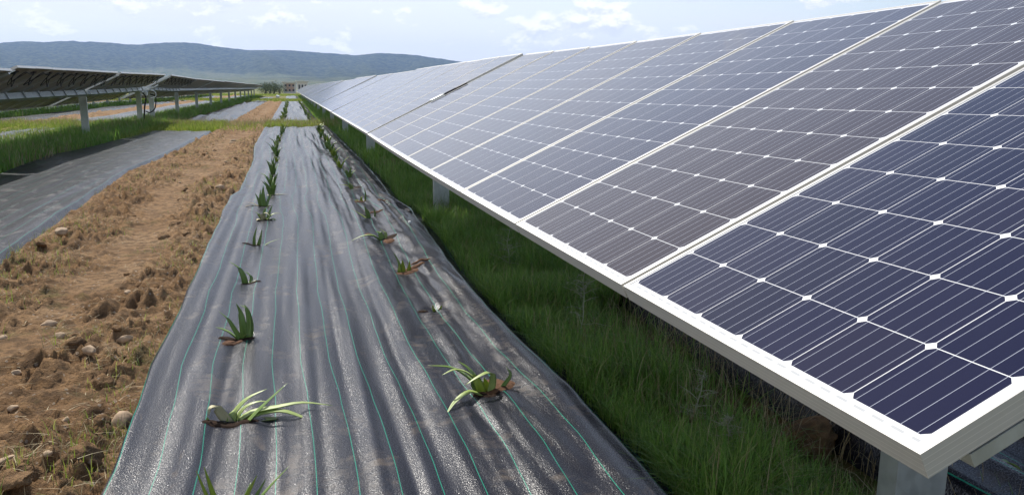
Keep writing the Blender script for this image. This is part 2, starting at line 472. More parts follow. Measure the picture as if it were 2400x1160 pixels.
m1L = lambda y: interp([(-.66, 1), (-.65, 2.73), (-.69, 3.8), (-.70, 4.92), (-.72, 6.76), (-.77, 10.0), (-.70, 10.5), (-.71, 11.44), (-.72, 15), (-.86, 18.7), (-.89, 29)], y) + .02 * fbm(y * 1.5, y * 0, 3, 3) * 2
m1R = lambda y: interp([(1.10, 1), (1.11, 2.28), (1.10, 3.41), (1.08, 4.1), (1.07, 5.19), (1.14, 6.5), (1.20, 8.4), (1.12, 9.4), (1.16, 11), (1.18, 12.8), (1.17, 21.5), (1.10, 29)], y) + .03 * fbm(y * 1.1, y * 0, 7, 3) * 2
BR = lambda y: interp([(-2.1, 3), (-2.15, 6.67), (-2.23, 8.2), (-2.36, 10.6), (-2.52, 13.8), (-2.40, 16.6), (-2.3, 25.6)], y) + .03 * fbm(y * 1.1, y * 0, 17, 3) * 2
BL = lambda y: interp([(-4.1, 3), (-4.2, 13.4), (-4.4, 16.4), (-4.15, 19.1), (-4.07, 22.1), (-4.15, 26)], y) + .05 * fbm(y * .9, y * 0, 18, 3) * 2
_sh = soil_h
def soil_h(x, y, amp=1.):
    z = _sh(x, y, amp)
    if np.max(x) > -3.5:
        z = z * np.clip((x - BR(y) + .02) / .14, .03, 1) * np.clip((m1L(y) + .03 - x) / .10, .03, 1)
    return z
ys = geom(1.3, 100, .012, .0055)
xs = np.arange(-2.75, -.45, .014)
grid('dirt_path', xs, ys, lambda x, y: soil_h(x, y) + .002, M_soil, kind='structure')
# soil strips of the lanes further left
for k in (1, 2, 3):
    xs = np.arange(-2.75 - 7.1 * k, -.45 - 7.1 * k, .12)
    ys = geom(10, 160, .12, .01)
    o = grid('dirt_path', xs, ys, lambda x, y: soil_h(x + 7.1 * k, y, 1.3) + .002, M_soil, kind='structure')

# hills
def build_hills():
    prof = [(-900, 150), (-500, 118), (-200, 106), (0, 100), (40, 96), (110, 99), (170, 95), (230, 99), (320, 105), (380, 101), (430, 99), (470, 103), (520, 111), (590, 118), (670, 118),
            (750, 124), (840, 129), (885, 124), (980, 129), (1050, 140), (1100, 147), (1200, 152), (1400, 165), (1800, 182), (2500, 196), (4000, 204)]
    A = []; E_ = []
    for x, y in prof:
        d = fw + rt * ((x - 1200) / f_px) - up * ((y - 580) / f_px)
        A.append(math.atan2(d.x, d.y)); E_.append(d.z / math.hypot(d.x, d.y))
    A = np.array(A); E_ = np.array(E_)
    az = np.linspace(-1.15, .95, 760); rr = np.concatenate([np.linspace(1500, 5200, 110), np.linspace(5280, 6500, 14)])
    el = np.interp(az, A, E_, left=.02, right=.004)
    AZ, RR = np.meshgrid(az, rr); EL = np.interp(AZ, A, E_, left=.02, right=.004)
    rid = 5200.
    H = EL * rid + fbm(AZ * 60, RR * 0 + 2, 5, 3) * 10
    t = np.clip((RR - 3300) / (rid - 3300), 0, 1)
    prof_r = t ** 1.35
    foot = np.clip((RR - 1700) / 1600, 0, 1) ** 1.5 * 50 * (.55 + .9 * (fbm(AZ * 7 + 3, RR / 900, 12, 3) + .3))
    gull = fbm(AZ * 26 + RR / 2600, RR / 2500, 41, 4) * 120 * np.sin(np.pi * np.clip(t, 0, 1))
    Z = foot * (1 - t) + H * prof_r + gull
    Z += fbm(AZ * 400, RR / 12, 77, 2) * 5 * np.clip(t * 4, 0, 1)
    back = np.clip((RR - rid) / 1300, 0, 1); Z = Z * (1 - back * .9)
    Z = np.minimum(Z, EL * RR * (1.0) + 3)
    Z += CAM_H - 3 * np.clip((1900 - RR) / 300, 0, 1) - 2
    X = np.sin(AZ) * RR; Y = np.cos(AZ) * RR
    nx, ny = len(az), len(rr)
    i = np.arange(nx * ny).reshape(ny, nx)
    F = np.c_[i[:-1, :-1].ravel(), i[:-1, 1:].ravel(), i[1:, 1:].ravel(), i[1:, :-1].ravel()]
    m, t_, b = new_mat('hillside')
    p = geo_pos(t_); s = t_.node('ShaderNodeSeparateXYZ'); t_.link(p, s.inputs[0])
    sc = t_.mapping(p, (.001, .001, .001))
    wood = t_.noise(sc, 38, 6, .7)
    col = t_.ramp(wood, [(.42, (.008, .018, .008)), (.60, (.085, .10, .05))])
    fld = t_.noise(t_.mapping(p, (.0016, .00075, .0), (2.2, .3, 0)), 1.0, 5, .6)
    hlow = t_.ramp(t_.math('ADD', t_.math('MULTIPLY', t_.math('DIVIDE', s.outputs[2], 190.), 1.), t_.math('MULTIPLY', t_.math('SUBTRACT', fld, .5), -1.6)), [(.24, 1.), (.38, 0.)])
    patch = t_.ramp(t_.noise(sc, 24, 6, .75), [(.36, (.05, .075, .03)), (.50, (.13, .14, .065)), (.7, (.22, .20, .11))])
    bush = t_.ramp(t_.noise(sc, 130, 3, .7), [(.50, 0.), (.56, .85)])
    patch = t_.mix(bush, patch, (.045, .065, .03))
    col = t_.mix(hlow, col, patch)
    bset(t_, b, Base_Color=col, Roughness=1.)
    b.inputs['Specular IOR Level'].default_value = .05
    V = np.c_[X.ravel(), Y.ravel(), Z.ravel()]
    tag(mk('hills', V, F, m), kind='structure')
    return
build_hills()

# ------------------------------------------------------------------ weed mats
def mat_sheet(label, xl, xr, y0, y1, res=(.02, .03), mat=None, amp=1., seed=0, flap=False, rate=.006, lift=.05, group=None, name='ground_cover_sheet'):
    """xl, xr: functions of y"""
    us = np.linspace(0, 1, max(6, int(round((float(xr(np.array([y0]))[0]) - float(xl(np.array([y0]))[0])) / res[0]))))
    if flap: us = np.concatenate([[-.02], us, [1.006, 1.014, 1.03, 1.045, 1.06, 1.075]])
    else: us = np.concatenate([[-.02], us, [1.02]])
    ys = geom(y0, y1, res[1], rate); ys = ys * 1.0; ys[-1] = y1
    Ug, Y = np.meshgrid(us, ys)
    # ragged ends
    endw = np.exp(-((ys[-1] - Y) / 1.2)); endw0 = np.exp(-((Y - ys[0]) / 1.2))
    L, Rr = xl(Y), xr(Y)
    X = L + Ug * (Rr - L)
    Yd = Y + endw * fbm(X * 1.7, X * 0 + seed, 5, 3) * .7 - endw0 * fbm(X * 1.7, X * 0 + seed + 3, 8, 3) * .7
    inn = np.clip(Ug, 0, 1)
    Z = mat_height(X, Yd, L, Rr, amp, seed, lift)
    Z = np.where(Ug < -.001, -.01, Z); X = np.where(Ug < -.001, L - .008, X)
    if flap:
        k = np.clip((Ug - 1) / .012, 0, 1)
        Z = np.where(Ug > 1.0001, Z * (1 - k) + .016 + .012 * np.sin(Y * 2.3 + X * 14) * np.clip((Ug - 1.01) / .02, 0, 1), Z)
        X = X + np.where(Ug > 1.0001, .03 * np.sin(Y * 1.7), 0)
    else: Z = np.where(Ug > 1.001, .002, Z)
    V = np.c_[X.ravel(), Yd.ravel(), Z.ravel()]
    nx, ny = len(us), len(ys)
    i = np.arange(nx * ny).reshape(ny, nx)
    F = np.c_[i[:-1, :-1].ravel(), i[:-1, 1:].ravel(), i[1:, 1:].ravel(), i[1:, :-1].ravel()]
    wob = .02 * fbm(Ug * 3, Y * .8, 60 + seed, 2) * 2
    uv = np.stack([Ug * 1.83 + wob + .03, Y], -1).reshape(-1, 2)
    o = mk(name, V, F, mat or M_mat, uv=uv)
    tag(o, label, 'ground cover', group)
    return o

HOLES = []     # (x, y, r, depth) planting slits of the near sheet
def mat_height(X, Y, L, Rr, amp, seed, lift):
    u = np.clip((X - L) / (Rr - L), 0, 1)
    e = np.clip(u / .018, 0, 1) * np.clip((1 - u) / .02, 0, 1)
    e = e * e * (3 - 2 * e)
    base = lift + .018 * np.clip(1 - u / .3, 0, 1) * (amp == 1.) + .06 * np.clip((u - .42) / .58, 0, 1) ** 1.6 * (amp == 1.) + .022 * fbm(X * 1.3 + seed, Y * .45, 50 + seed, 2) * 2
    am = .4 + 2.0 * vnoise(X * 1.6 + seed, Y * .4, 33 + seed)
    wr = am * amp * (.034 * fbm(X * 5.0 + .05 * Y + seed, Y * .16, 70 + seed, 2) * 2 + .022 * np.abs(fbm(X * 10.5 - .04 * Y + seed, Y * .22, 73 + seed, 2)) * 2)
    # crisper wrinkles and pulls on the right half
    rr = np.clip((u - .55) / .25, 0, 1)
    wr = wr + amp * rr * (.030 * np.abs(fbm(X * 7 + Y * .7 + seed, Y * 1.0 - X * 1.0, 90 + seed, 3)) * 2)
    wr = wr + amp * .0045 * fbm(X * 17 + .2 * Y, Y * .7, 95 + seed, 2) * 2
    Z = base + wr + amp * .006 * np.exp(-(u / .05) ** 2)
    for hx, hy, r, d in HOLES:
        q = ((X - hx) / r) ** 2 + ((Y - hy) / (r * 1.0)) ** 2
        Z = Z - d * np.exp(-q * 1.2) + d * .1 * np.exp(-((np.sqrt(q) - 1.7) / .5) ** 2)
    return np.maximum(Z * e, .006) + .0

aloeL = [(-.22, 2.36), (-.265, 3.18), (-.29, 4.27), (-.35, 5.60), (-.32, 6.98), (-.30, 8.2), (-.34, 9.1), (-.27, 10.1), (-.29, 11.2), (-.31, 12.6)] + \
        [(-.31 + random.uniform(-.05, .05), 13.7 + 1.12 * i + random.uniform(-.12, .12)) for i in range(12)]
aloeR = [(.745, 3.12), (.76, 4.50), (.72, 5.55), (.69, 6.87), (.70, 8.08), (.73, 9.2), (.70, 10.4), (.76, 11.7), (.70, 13.0), (.71, 14.4)] + \
        [(.76 + random.uniform(-.06, .06), 15.7 + 1.2 * i + random.uniform(-.15, .15)) for i in range(9)]
for (x, y) in aloeL + aloeR:
    HOLES.append((x, y, .06, .012))

near_mat = mat_sheet('nearest black ground cover with green lines, sun-glinting, planted with two rows of aloes', m1L, m1R, 1.2, 28.0, (.014, .022), M_mat, 1., 0, True, .0045)
def zmat(x, y):
    x = np.array([x]); y = np.array([y]); return float(mat_height(x, y, m1L(y), m1R(y), 1., 0, .05)[0])

cst = lambda c, s=0: (lambda y: c + .06 * fbm(y * .6, y * 0 + s, s, 3) * 2)
HK = HOLES; HOLES = []
mat_sheet('second ground cover sheet of the aloe lane, just beyond the first bright grass strip', cst(-.84, 1), cst(1.0, 2), 32.3, 81, (.05, .1), M_mat, 1.2, 3, False, .01)
mat_sheet('small far ground cover sheet at the end of the aloe lane before the white building', cst(-.7, 1), cst(.9, 2), 96, 138, (.1, .3), M_mat, 1.2, 4, False, .01)
mat_sheet('grey-black ground cover sheet half in panel shade, left of the dirt path', BL, BR, 2.6, 25.6, (.03, .04), M_mat_plain, .45, 7, False, .006, .06)
mat_sheet('rumpled ground cover sheet left of the path, just beyond the bright grass strip', cst(-3.9, 5), cst(-2.2, 6), 30.8, 74, (.05, .1), M_mat_plain, 2.4, 8, False, .01)
mat_sheet('far ground cover sheet left of the path next to the small white sack', cst(-3.7, 5), cst(-2.2, 6), 79, 112, (.1, .3), M_mat_plain, 2.0, 9, False, .01)
# sheet beyond the right-hand posts
mat_sheet('shaded ground cover sheet under the right-hand solar tables', cst(1.98, 11), cst(4.5, 12), .6, 9.5, (.03, .05), M_mat, 1.6, 12, False, .008, .10)
lane_words = {1: 'first', 2: 'second', 3: 'third'}
for k in (1, 2, 3):
    for q_, (a, b_, y0, y1) in enumerate(((-.8, 1.05, 8, 28), (-.84, 1.0, 32, 81), (-4.1, -2.2, 14, 26 ), (-4.0, -2.2, 31, 74), (-.84, 1., 92, 138), (-4.0, -2.2, 80, 120))):
        mat_sheet(('near right', 'middle right', 'near left', 'middle left', 'far right', 'far left')[q_] + ' ground cover sheet of the %s lane beyond the left-hand solar row' % lane_words[k], cst(a - 7.1 * k, k), cst(b_ - 7.1 * k, k + 5), y0, y1, (.12, .25), M_mat_plain, 1.8, 20 + k, False, .012, group='ground cover sheets beyond the left-hand solar row')
HOLES = HK

# ------------------------------------------------------------------ grass
def blades(name, pts, hmin, hmax, wmin, wmax, mat, bend=.5, seg=3, flat=False, parent=None, lean=None):
    """pts: n x 3 roots"""
    n = len(pts); pts = np.asarray(pts)
    h = rng.uniform(hmin, hmax, n); wd = rng.uniform(wmin, wmax, n)
    h = h * np.clip(.85 + 1.3 * fbm(pts[:, 0] * 2.3, pts[:, 1] * 2.3, 88, 3), .35, 1.35)
    a = rng.uniform(0, 2 * math.pi, n); fa = a + rng.uniform(-.6, .6, n) + math.pi / 2
    bd = rng.uniform(.08, bend, n) * h
    if lean is not None: a = rng.normal(lean, .8, n)
    D = np.c_[np.cos(a), np.sin(a)]; Wv = np.c_[np.cos(fa), np.sin(fa)]
    V = np.zeros((n, 2 * seg + 1, 3), dtype=np.float32)
    for s in range(seg):
        t = s / seg
        up_ = h * t * (1 if not flat else .12); off = bd * t ** 2 * (1 if not flat else 0) + (h * t * .9 if flat else 0)
        cx = pts[:, 0] + D[:, 0] * off; cy2 = pts[:, 1] + D[:, 1] * off; cz = pts[:, 2] + up_ * (1 - .25 * (bd / h) * t)
        ww = wd * (1 - t * .6) / 2
        V[:, 2 * s] = np.c_[cx - Wv[:, 0] * ww, cy2 - Wv[:, 1] * ww, cz]
        V[:, 2 * s + 1] = np.c_[cx + Wv[:, 0] * ww, cy2 + Wv[:, 1] * ww, cz]
    off = bd + (h * .9 if flat else 0)
    V[:, -1] = np.c_[pts[:, 0] + D[:, 0] * off, pts[:, 1] + D[:, 1] * off, pts[:, 2] + h * (1 if not flat else .05) * (1 - .35 * bd / h)]
    base = (np.arange(n) * (2 * seg + 1))[:, None]
    tri = []
    for s in range(seg - 1):
        q = 2 * s
        tri += [[q, q + 1, q + 3], [q, q + 3, q + 2]]
    q = 2 * (seg - 1); tri.append([q, q + 1, q + 2])
    tri = np.array(tri)
    F = (base[:, None, :] + tri[None]).reshape(-1, 3)
    return mk(name, V.reshape(-1, 3), F, mat, parent)

def scatter(x0, x1, y0, y1, n, clump=.5, seed=1, pw=1.0):
    x = rng.uniform(x0, x1, n)
    u = rng.uniform(0, 1, n)
    y = y0 * (y1 / y0) ** u if pw == 0 else rng.uniform(y0, y1, n)
    k = fbm(x * 1.8, y * 1.8, seed, 3) * 1.6 + .5 > rng.uniform(0, 1, n) * clump
    return np.c_[x[k], y[k], np.zeros(k.sum())]

# near strip under the right-hand array (denser close to the camera)
P = []
def strip(x0, x1, n, y0=1.4, y1=30):
    p = scatter(x0, x1, y0, y1, n, .6, 5, 0); return p
p = strip(1.06, 2.15, 120000, 1.5, 12)
keep = p[:, 0] > m1R(p[:, 1]) + .07
bare = np.exp(-(((p[:, 0] - 1.5) / .16) ** 2 + ((p[:, 1] - 2.78) / .2) ** 2)) + np.exp(-(((p[:, 0] - 1.9) / .2) ** 2 + ((p[:, 1] - 2.5) / .2) ** 2)) * .9 + np.clip((p[:, 0] - 1.58) / .22, 0, 1) * (p[:, 1] < 4.6) + np.exp(-(((p[:, 0] - 1.5) / .22) ** 2 + ((p[:, 1] - 8.5) / .5) ** 2))
p = p[keep & (bare < rng.uniform(.12, 1.02, len(p)))]
tag(blades('grass', p, .07, .27, .0028, .006, M_grass, 1.1, 3), kind='stuff')
p = strip(1.0, 4.5, 60000, 12, 140); p = p[p[:, 0] > np.where(p[:, 1] < 29, m1R(p[:, 1]) + .05, 1.0)]
tag(blades('grass', p, .10, .34, .008, .02, M_grass, .8, 2), kind='stuff')
p = scatter(2.0, 9, 9.6, 60, 16000, .6, 6); tag(blades('grass', p, .1, .35, .01, .03, M_grass, .8, 2), kind='stuff')
# under the left-hand row and the lanes behind it
for k in range(0, 4):
    n = (60000, 26000, 16000, 12000)[k]
    p = scatter(-6.05 - 7.1 * k, -4.05 - 7.1 * k, 11, 130, n, .55, 8 + k, 0)
    if k == 0:
        p = p[p[:, 0] < BL(p[:, 1]) - .02 + rng.uniform(-.1, .08, len(p))]
    tag(blades('grass', p, .12, .42 if k == 0 else .5, .01 + .004 * k, .026 + .008 * k, M_grass, .7, 2), kind='stuff')
p = scatter(1.15, 2.1, 1.5, 14, 5200, .9, 61, 0); p = p[p[:, 0] > m1R(p[:, 1]) + .1]
tag(blades('straw', p, .12, .34, .0016, .0034, M_straw, 1.0, 3), kind='stuff')
p = np.concatenate([scatter(-6.3, -4.2, 12, 60, 9000, .8, 62, 0), scatter(-12, 1.6, 28.0, 32.4, 9000, .8, 63)])
tag(blades('straw', p, .15, .45, .008, .016, M_straw, .9, 2), kind='stuff')
# bright cross strips between the sheets
p = np.concatenate([scatter(-12, 1.6, 28.0, 32.4, 60000, .55, 31), scatter(-9, -3.9, 22, 31, 22000, .6, 33), scatter(-4.4, -.6, 25.8, 30.6, 22000, .6, 35)])
inside = (p[:, 0] > -.95) & (p[:, 0] < 1.25) & (p[:, 1] < 28.2)
path = (p[:, 0] > -2.25) & (p[:, 0] < -.9) & (rng.uniform(0, 1, len(p)) > .10)
p = p[~inside & ~path]
tag(blades('lush_grass', p, .08, .26, .008, .02, M_lush, .7, 2), kind='stuff')
p = np.concatenate([scatter(-20, 1.8, 81.5, 96, 30000, .6, 37), scatter(-20, 4, 139, 170, 16000, .6, 39)])
tag(blades('lush_grass', p, .1, .3, .03, .07, M_lush, .7, 2), kind='stuff')
p = scatter(-6.4, -5.3, 12, 30, 14000, .6, 41, 0); tag(blades('lush_grass', p, .08, .22, .008, .016, M_lush, .7, 2), kind='stuff')
# straw and sparse tufts on the dirt path
p = scatter(-2.3, -.62, 2.0, 28, 5500, .6, 51, 0); p = p[np.abs(p[:, 0] + 1.42 + .12 * np.sin(p[:, 1] * .7)) > rng.uniform(0, .34, len(p))]; p = p[(p[:, 0] < m1L(p[:, 1]) - .01)]
p[:, 2] = soil_h(p[:, 0], p[:, 1]) * edge_lift(p[:, 0], -2.8, -.4, .25) + .004
tag(blades('straw', p, .03, .11, .0016, .004, M_straw, .5, 2, True), kind='stuff')
cl = []
for i in range(210):
    y = 2.3 * (27 / 2.3) ** random.random(); x = random.uniform(-2.2, -.7)
    if abs(x + 1.42 + .12 * math.sin(y * .7)) < .2: continue
    if x < float(BR(np.array([y]))[0]): continue
    q = rng.normal(0, .05 + .004 * y, (random.randint(12, 46), 2)) + [x, y]
    cl.append(np.c_[q, soil_h(q[:, 0], q[:, 1]) + .002])
# tufts hugging the sheet edge
for i in range(60):
    y = 2.4 * (20 / 2.4) ** random.random()
    for e, sd in ((m1L, -1), (BR, 1)):
        if random.random() < .55:
            x = float(e(np.array([y]))[0]) + sd * random.uniform(.02, .14)
            q = rng.normal(0, .035 + .003 * y, (random.randint(10, 40), 2)) + [x, y]
            cl.append(np.c_[q, q[:, 0] * 0 + .01])
p = np.concatenate(cl)
sel = rng.uniform(0, 1, len(p)) < .5
tag(blades('grass_tufts', p[sel], .03, .11, .0022, .0045, M_lush, .9, 3), kind='stuff')
tag(blades('straw', p[~sel], .03, .12, .002, .004, M_straw, 1.2, 3), kind='stuff')

# ------------------------------------------------------------------ stones and clods
def rock(sx, sy_, sz, seed, sub=3, rough=.22):
    import bmesh
    bm = bmesh.new(); bmesh.ops.create_icosphere(bm, subdivisions=sub, radius=1)
    rr = random.Random(seed)
    planes = [(Vector((rr.gauss(0, 1), rr.gauss(0, 1), rr.gauss(0, 1))).normalized(), rr.uniform(.55, .85)) for _ in range(9)]
    for v in bm.verts:
        c = v.co.copy()
        for n_, d_ in planes:
            k = c.dot(n_)
            if k > d_: c -= n_ * (k - d_) * .85
        nn = float(fbm(np.array([c.x * 2.5 + seed]), np.array([c.y * 2.5 + c.z * 3]), seed, 3)[0])
        c *= 1 + nn * rough * 2
        v.co = Vector((c.x * sx, c.y * sy_, c.z * sz))
    V = [tuple(v.co) for v in bm.verts]; F = [tuple(v.index for v in f.verts) for f in bm.faces]
    bm.free()
    return V, F

def place_rock(name, x, y, s, mat, label, cat, seed, group=None, sub=3, rough=.22, rot=None):
    V, F = rock(s[0], s[1], s[2], seed, sub, rough)
    z = float(soil_h(np.array([x]), np.array([y]))[0])
    o = mk(name, V, F, mat, loc=(x, y, z + s[2] * .35), smooth=True)
    o.rotation_euler = rot or (random.uniform(-.3, .3), random.uniform(-.3, .3), random.uniform(0, 6))
    tag(o, label, cat, group)
    return o

named_rocks = [
    ('stone', -.70, 3.31, (.055, .045, .035), M_stone, 'large rounded beige stone against the left edge of the near ground cover'),
    ('stone', -.99, 4.12, (.055, .028, .028), M_stone, 'angular split grey-brown stone in the middle of the dirt path'),
    ('stone', -.89, 4.42, (.045, .018, .022), M_stone, 'pale flat stone tilted up beside the dark clods near the ground cover'),
    ('stone', -1.90, 7.42, (.07, .05, .045), M_stone, 'blocky tan stone beside the shaded left ground cover'),
    ('stone', -1.27, 4.0, (.026, .02, .014), M_stone, 'small pale oval stone on trodden soil at the left side'),
    ('stone', -1.16, 3.56, (.028, .022, .016), M_stone, 'small light stone on bare soil below the pale oval one'),
    ('stone', -.91, 3.34, (.022, .018, .02), M_stone, 'small round cream stone left of the large rounded stone'),
    ('stone', -1.06, 5.5, (.03, .026, .022), M_stone, 'bright pinkish stone on the churned soil beyond the flat stone'),
    ('stone', -1.36, 4.86, (.05, .03, .02), M_stone, 'brown stone lying on trodden ground at left'),
    ('stone', -1.03, 3.02, (.04, .022, .012), M_stone, 'flat reddish stone chip near the bottom left corner'),
]
for i, (nm, x, y, s, mt, lb) in enumerate(named_rocks):
    place_rock(nm, x, y, s, mt, lb, 'stone', 100 + i)
place_rock('earth_clod', -.76, 2.93, (.085, .075, .06), M_soil, 'biggest crumbly earth clod beside the lower left corner of the ground cover', 'clod', 7, rough=.3, sub=4)
place_rock('earth_clod', -.90, 2.72, (.05, .05, .03), M_soil, 'smaller earth clod lying left of the biggest clod', 'clod', 8, rough=.3, sub=4)
place_rock('earth_clod', -.85, 3.75, (.06, .05, .04), M_soil, 'lumpy earth clod behind the large rounded stone', 'clod', 9, rough=.3, sub=4)
place_rock('earth_clod', 1.86, 2.50, (.12, .10, .09), M_soil, 'brown earth clod in shade under the right-hand solar table', 'clod', 10, rough=.3, sub=4)
protos = []
for i in range(26):
    y = 2.2 * (22 / 2.2) ** random.random(); x = random.uniform(-2.0, -.78)
    if x < float(BR(np.array([y]))[0]) + .1: x = -1.2
    s = random.uniform(.010, .026) * (1 + y * .05)
    if i < 8:
        o = place_rock('pebble', x, y, (s, s * .8, s * .55), M_stone, 'small pebble scattered on the dirt path', 'pebble', 200 + i, 'pebbles scattered on the dirt path', 2); protos.append(o)
    else:
        o = protos[i % 8].copy(); COL.objects.link(o); o.location = (x, y, float(soil_h(np.array([x]), np.array([y]))[0]) + .004)
        o.rotation_euler = (0, 0, random.uniform(0, 6)); k = random.uniform(.8, 1.6) * (1 + y * .03); o.scale = (k, k, k)
cp_ = []
for i in range(95):
    y = 2.2 * (26 / 2.2) ** random.random(); x = -2.1 + 1.4 * random.random() ** .6
    if x < float(BR(np.array([y]))[0]) + .1 or abs(x + 1.42 + .12 * math.sin(y * .7)) < .14: x = -.8 - random.random() * .3
    s = random.uniform(.012, .034) * (1 + y * .03)
    if i < 8:
        o = place_rock('earth_clod', x, y, (s, s * .85, s * .6), M_soil, 'crumbly brown earth clod strewn on the churned soil', 'clod', 300 + i, 'clods strewn over the dirt path', 3, .35); cp_.append(o)
    else:
        o = cp_[i % 8].copy(); COL.objects.link(o); o.location = (x, y, float(soil_h(np.array([x]), np.array([y]))[0]) + .004)
        o.rotation_euler = (random.uniform(-.5, .5), random.uniform(-.5, .5), random.uniform(0, 6)); k = random.uniform(.6, 1.5); o.scale = (k, k, k * .9)

# ------------------------------------------------------------------ aloes
def leaf_mesh(ctrl, wd, th=.35, n=12, curl=.35, up0=(0, 0, 1)):
    """tapered fleshy leaf along ctrl points: concave above, rounded below"""
    P = catmull(ctrl, n); V = []; F = []
    for i, p in enumerate(P):
        t = i / n
        d = P[min(i + 1, n)] - P[max(i - 1, 0)]; d = d / (np.linalg.norm(d) + 1e-9)
        side = np.cross(d, np.array([0, -1, .25])) if abs(d[2]) > .8 else np.cross(d, np.array(up0, float))
        side /= np.linalg.norm(side) + 1e-9
        nn = np.cross(side, d)
        w_ = wd * (1 - t) ** .75 * (1 + .25 * math.sin(t * 3.1)) * .5 + .0006
        k = th
        for (a, b_) in ((-1, curl * .35), (-.45, -.12 * 1), (.0, -.18), (.45, -.12), (1, curl * .35), (.5, -k * 1.0), (0, -k * 1.35), (-.5, -k * 1.0)):
            V.append(p + side * a * w_ + nn * b_ * w_)
    m_ = 8
    for i in range(n):
        for k in range(m_):
            a = i * m_ + k; b_ = i * m_ + (k + 1) % m_
            F.append((a, a + m_, b_ + m_, b_))
    F.append(tuple(range(m_))); e = n * m_; F.append(tuple(e + k for k in range(m_))[::-1])
    return V, F

def aloe(x, y, leaves, label, mats=None, group=None, soil_r=.0, soil_off=(0, 0), hole=.035, sep=True, z=None):
    z = zmat(x, y) if z is None else z
    root = empty('aloe_plant', (x, y, z)); tag(root, label, 'aloe', group)
    if sep:
        for L in leaves:
            ctrl, wd = L[0], L[1]; mt = L[2] if len(L) > 2 else M_aloe
            V, F = leaf_mesh([(a, b, c - .01) for a, b, c in ctrl], wd)
            mk('leaf', V, F, mt, root)
    else:
        VV = []; FF = []
        for L in leaves:
            V, F = leaf_mesh(L[0], L[1], n=6); b0 = len(VV); VV += V; FF += [tuple(i + b0 for i in f) for f in F]
        mk('leaves', VV, FF, leaves[0][2] if len(leaves[0]) > 2 else M_aloe, root)
    return root

SOIL = MB(); HOLE = MB()
def disc(mb, x, y, rx, ry, seed, h=.006, skew=0.):
    b0 = len(mb.v); n = 22; rings = 5
    z0 = zmat(x, y)
    mb.v.append((x, y, z0 + h + .006))
    for r in range(1, rings + 1):
        for k in range(n):
            a = 2 * math.pi * k / n
            rad = (r / rings) * (1 + .35 * float(fbm(np.array([math.cos(a) * 1.5 + seed]), np.array([math.sin(a) * 1.5]), seed, 3)[0]) * 2)
            px, py = x + math.cos(a) * rx * rad + skew * rad * math.sin(a), y + math.sin(a) * ry * rad
            hh = h * (1 - (r / rings) ** 2) + .004 * vnoise(np.array([px * 60]), np.array([py * 60]), 3)[0] * (r < rings)
            mb.v.append((px, py, zmat(px, py) + hh - (.004 if r == rings else -.002)))
    for k in range(n):
        mb.f.append((b0, b0 + 1 + k, b0 + 1 + (k + 1) % n)); mb.m.append(0)
    for r in range(rings - 1):
        for k in range(n):
            a = b0 + 1 + r * n + k; c = b0 + 1 + r * n + (k + 1) % n
            mb.f.append((a, a + n, c + n, c)); mb.m.append(0)

A, Pp, Yl, Dr = M_aloe, M_aloe_pale, M_aloe_yel, M_aloe_dry
# 1 bottom-edge plant, only the tips in view
aloe(*aloeL[0], [([(-.03, 0, 0), (-.06, 0, .09), (-.095, .01, .20)], .018, Yl), ([(-.02, 0, 0), (-.05, .02, .10), (-.075, .03, .20)], .022, Yl),
                 ([(0, 0, 0), (.03, 0, .08), (.075, .01, .165)], .022, Yl), ([(.01, 0, 0), (.05, .0, .07), (.10, .01, .15)], .02, A),
                 ([(.02, 0, 0), (.08, .01, .09), (.17, .02, .18)], .022, A), ([(0, 0, 0), (.03, .06, .06), (.05, .1, .10)], .02, A)],
     'aloe with yellow-green leaf tips at the bottom edge of the photo')
# 2 pale toppled plant
aloe(*aloeL[1], [
    ([(-.02, 0, 0), (-.05, .0, .05), (-.07, -.01, .085), (-.09, -.02, .085), (-.095, -.025, .055)], .040, Dr), ([(-.01, -.02, 0), (-.05, -.03, .015), (-.095, -.03, .035), (-.10, -.03, .055)], .036, Pp),
    ([(-.02, .0, .0), (.0, .01, .05), (.05, .03, .095), (.125, .05, .12)], .036, Pp), ([(-.01, 0, 0), (.03, .02, .055), (.08, .03, .075), (.13, .04, .07)], .026, Pp),
    ([(-.01, -.01, 0), (.06, .0, .045), (.16, .01, .055), (.26, .02, .06), (.38, .02, .035)], .040, Pp), ([(0, -.02, 0), (.07, -.02, .04), (.17, -.02, .05), (.25, -.05, .03), (.30, -.09, .012)], .038, Pp),
    ([(.02, -.06, -.005), (.07, -.05, .05), (.13, -.03, .10), (.205, .0, .155)], .030, A), ([(.05, -.02, .015), (.12, -.03, .025), (.20, -.02, .015)], .045, Pp)],
     'pale green toppled aloe with a curled withered leaf, lowest full plant in the left row')
# 3 tall upright dark
aloe(*aloeL[2], [
    ([(-.01, 0, 0), (-.04, 0, .06), (-.07, .0, .12), (-.115, .01, .165)], .026), ([(-.015, 0, 0), (-.06, -.01, .05), (-.10, -.01, .075), (-.135, -.01, .088)], .032),
    ([(.0, 0, 0), (.0, .01, .09), (-.01, .02, .15), (-.03, .02, .20)], .034), ([(.02, 0, 0), (.03, .01, .1), (.02, .01, .17), (-.01, .02, .19)], .030),
    ([(.03, .01, 0), (.04, .01, .08), (.03, .02, .15), (.01, .03, .19)], .026), ([(.0, -.01, .03), (.02, -.02, .045), (.045, -.02, .035)], .012, Pp), ([(-.005, .0, 0), (-.01, -.01, .08), (-.02, -.01, .155)], .020)],
     'tall dark aloe with upright leaves arching left, third plant up in the left row')
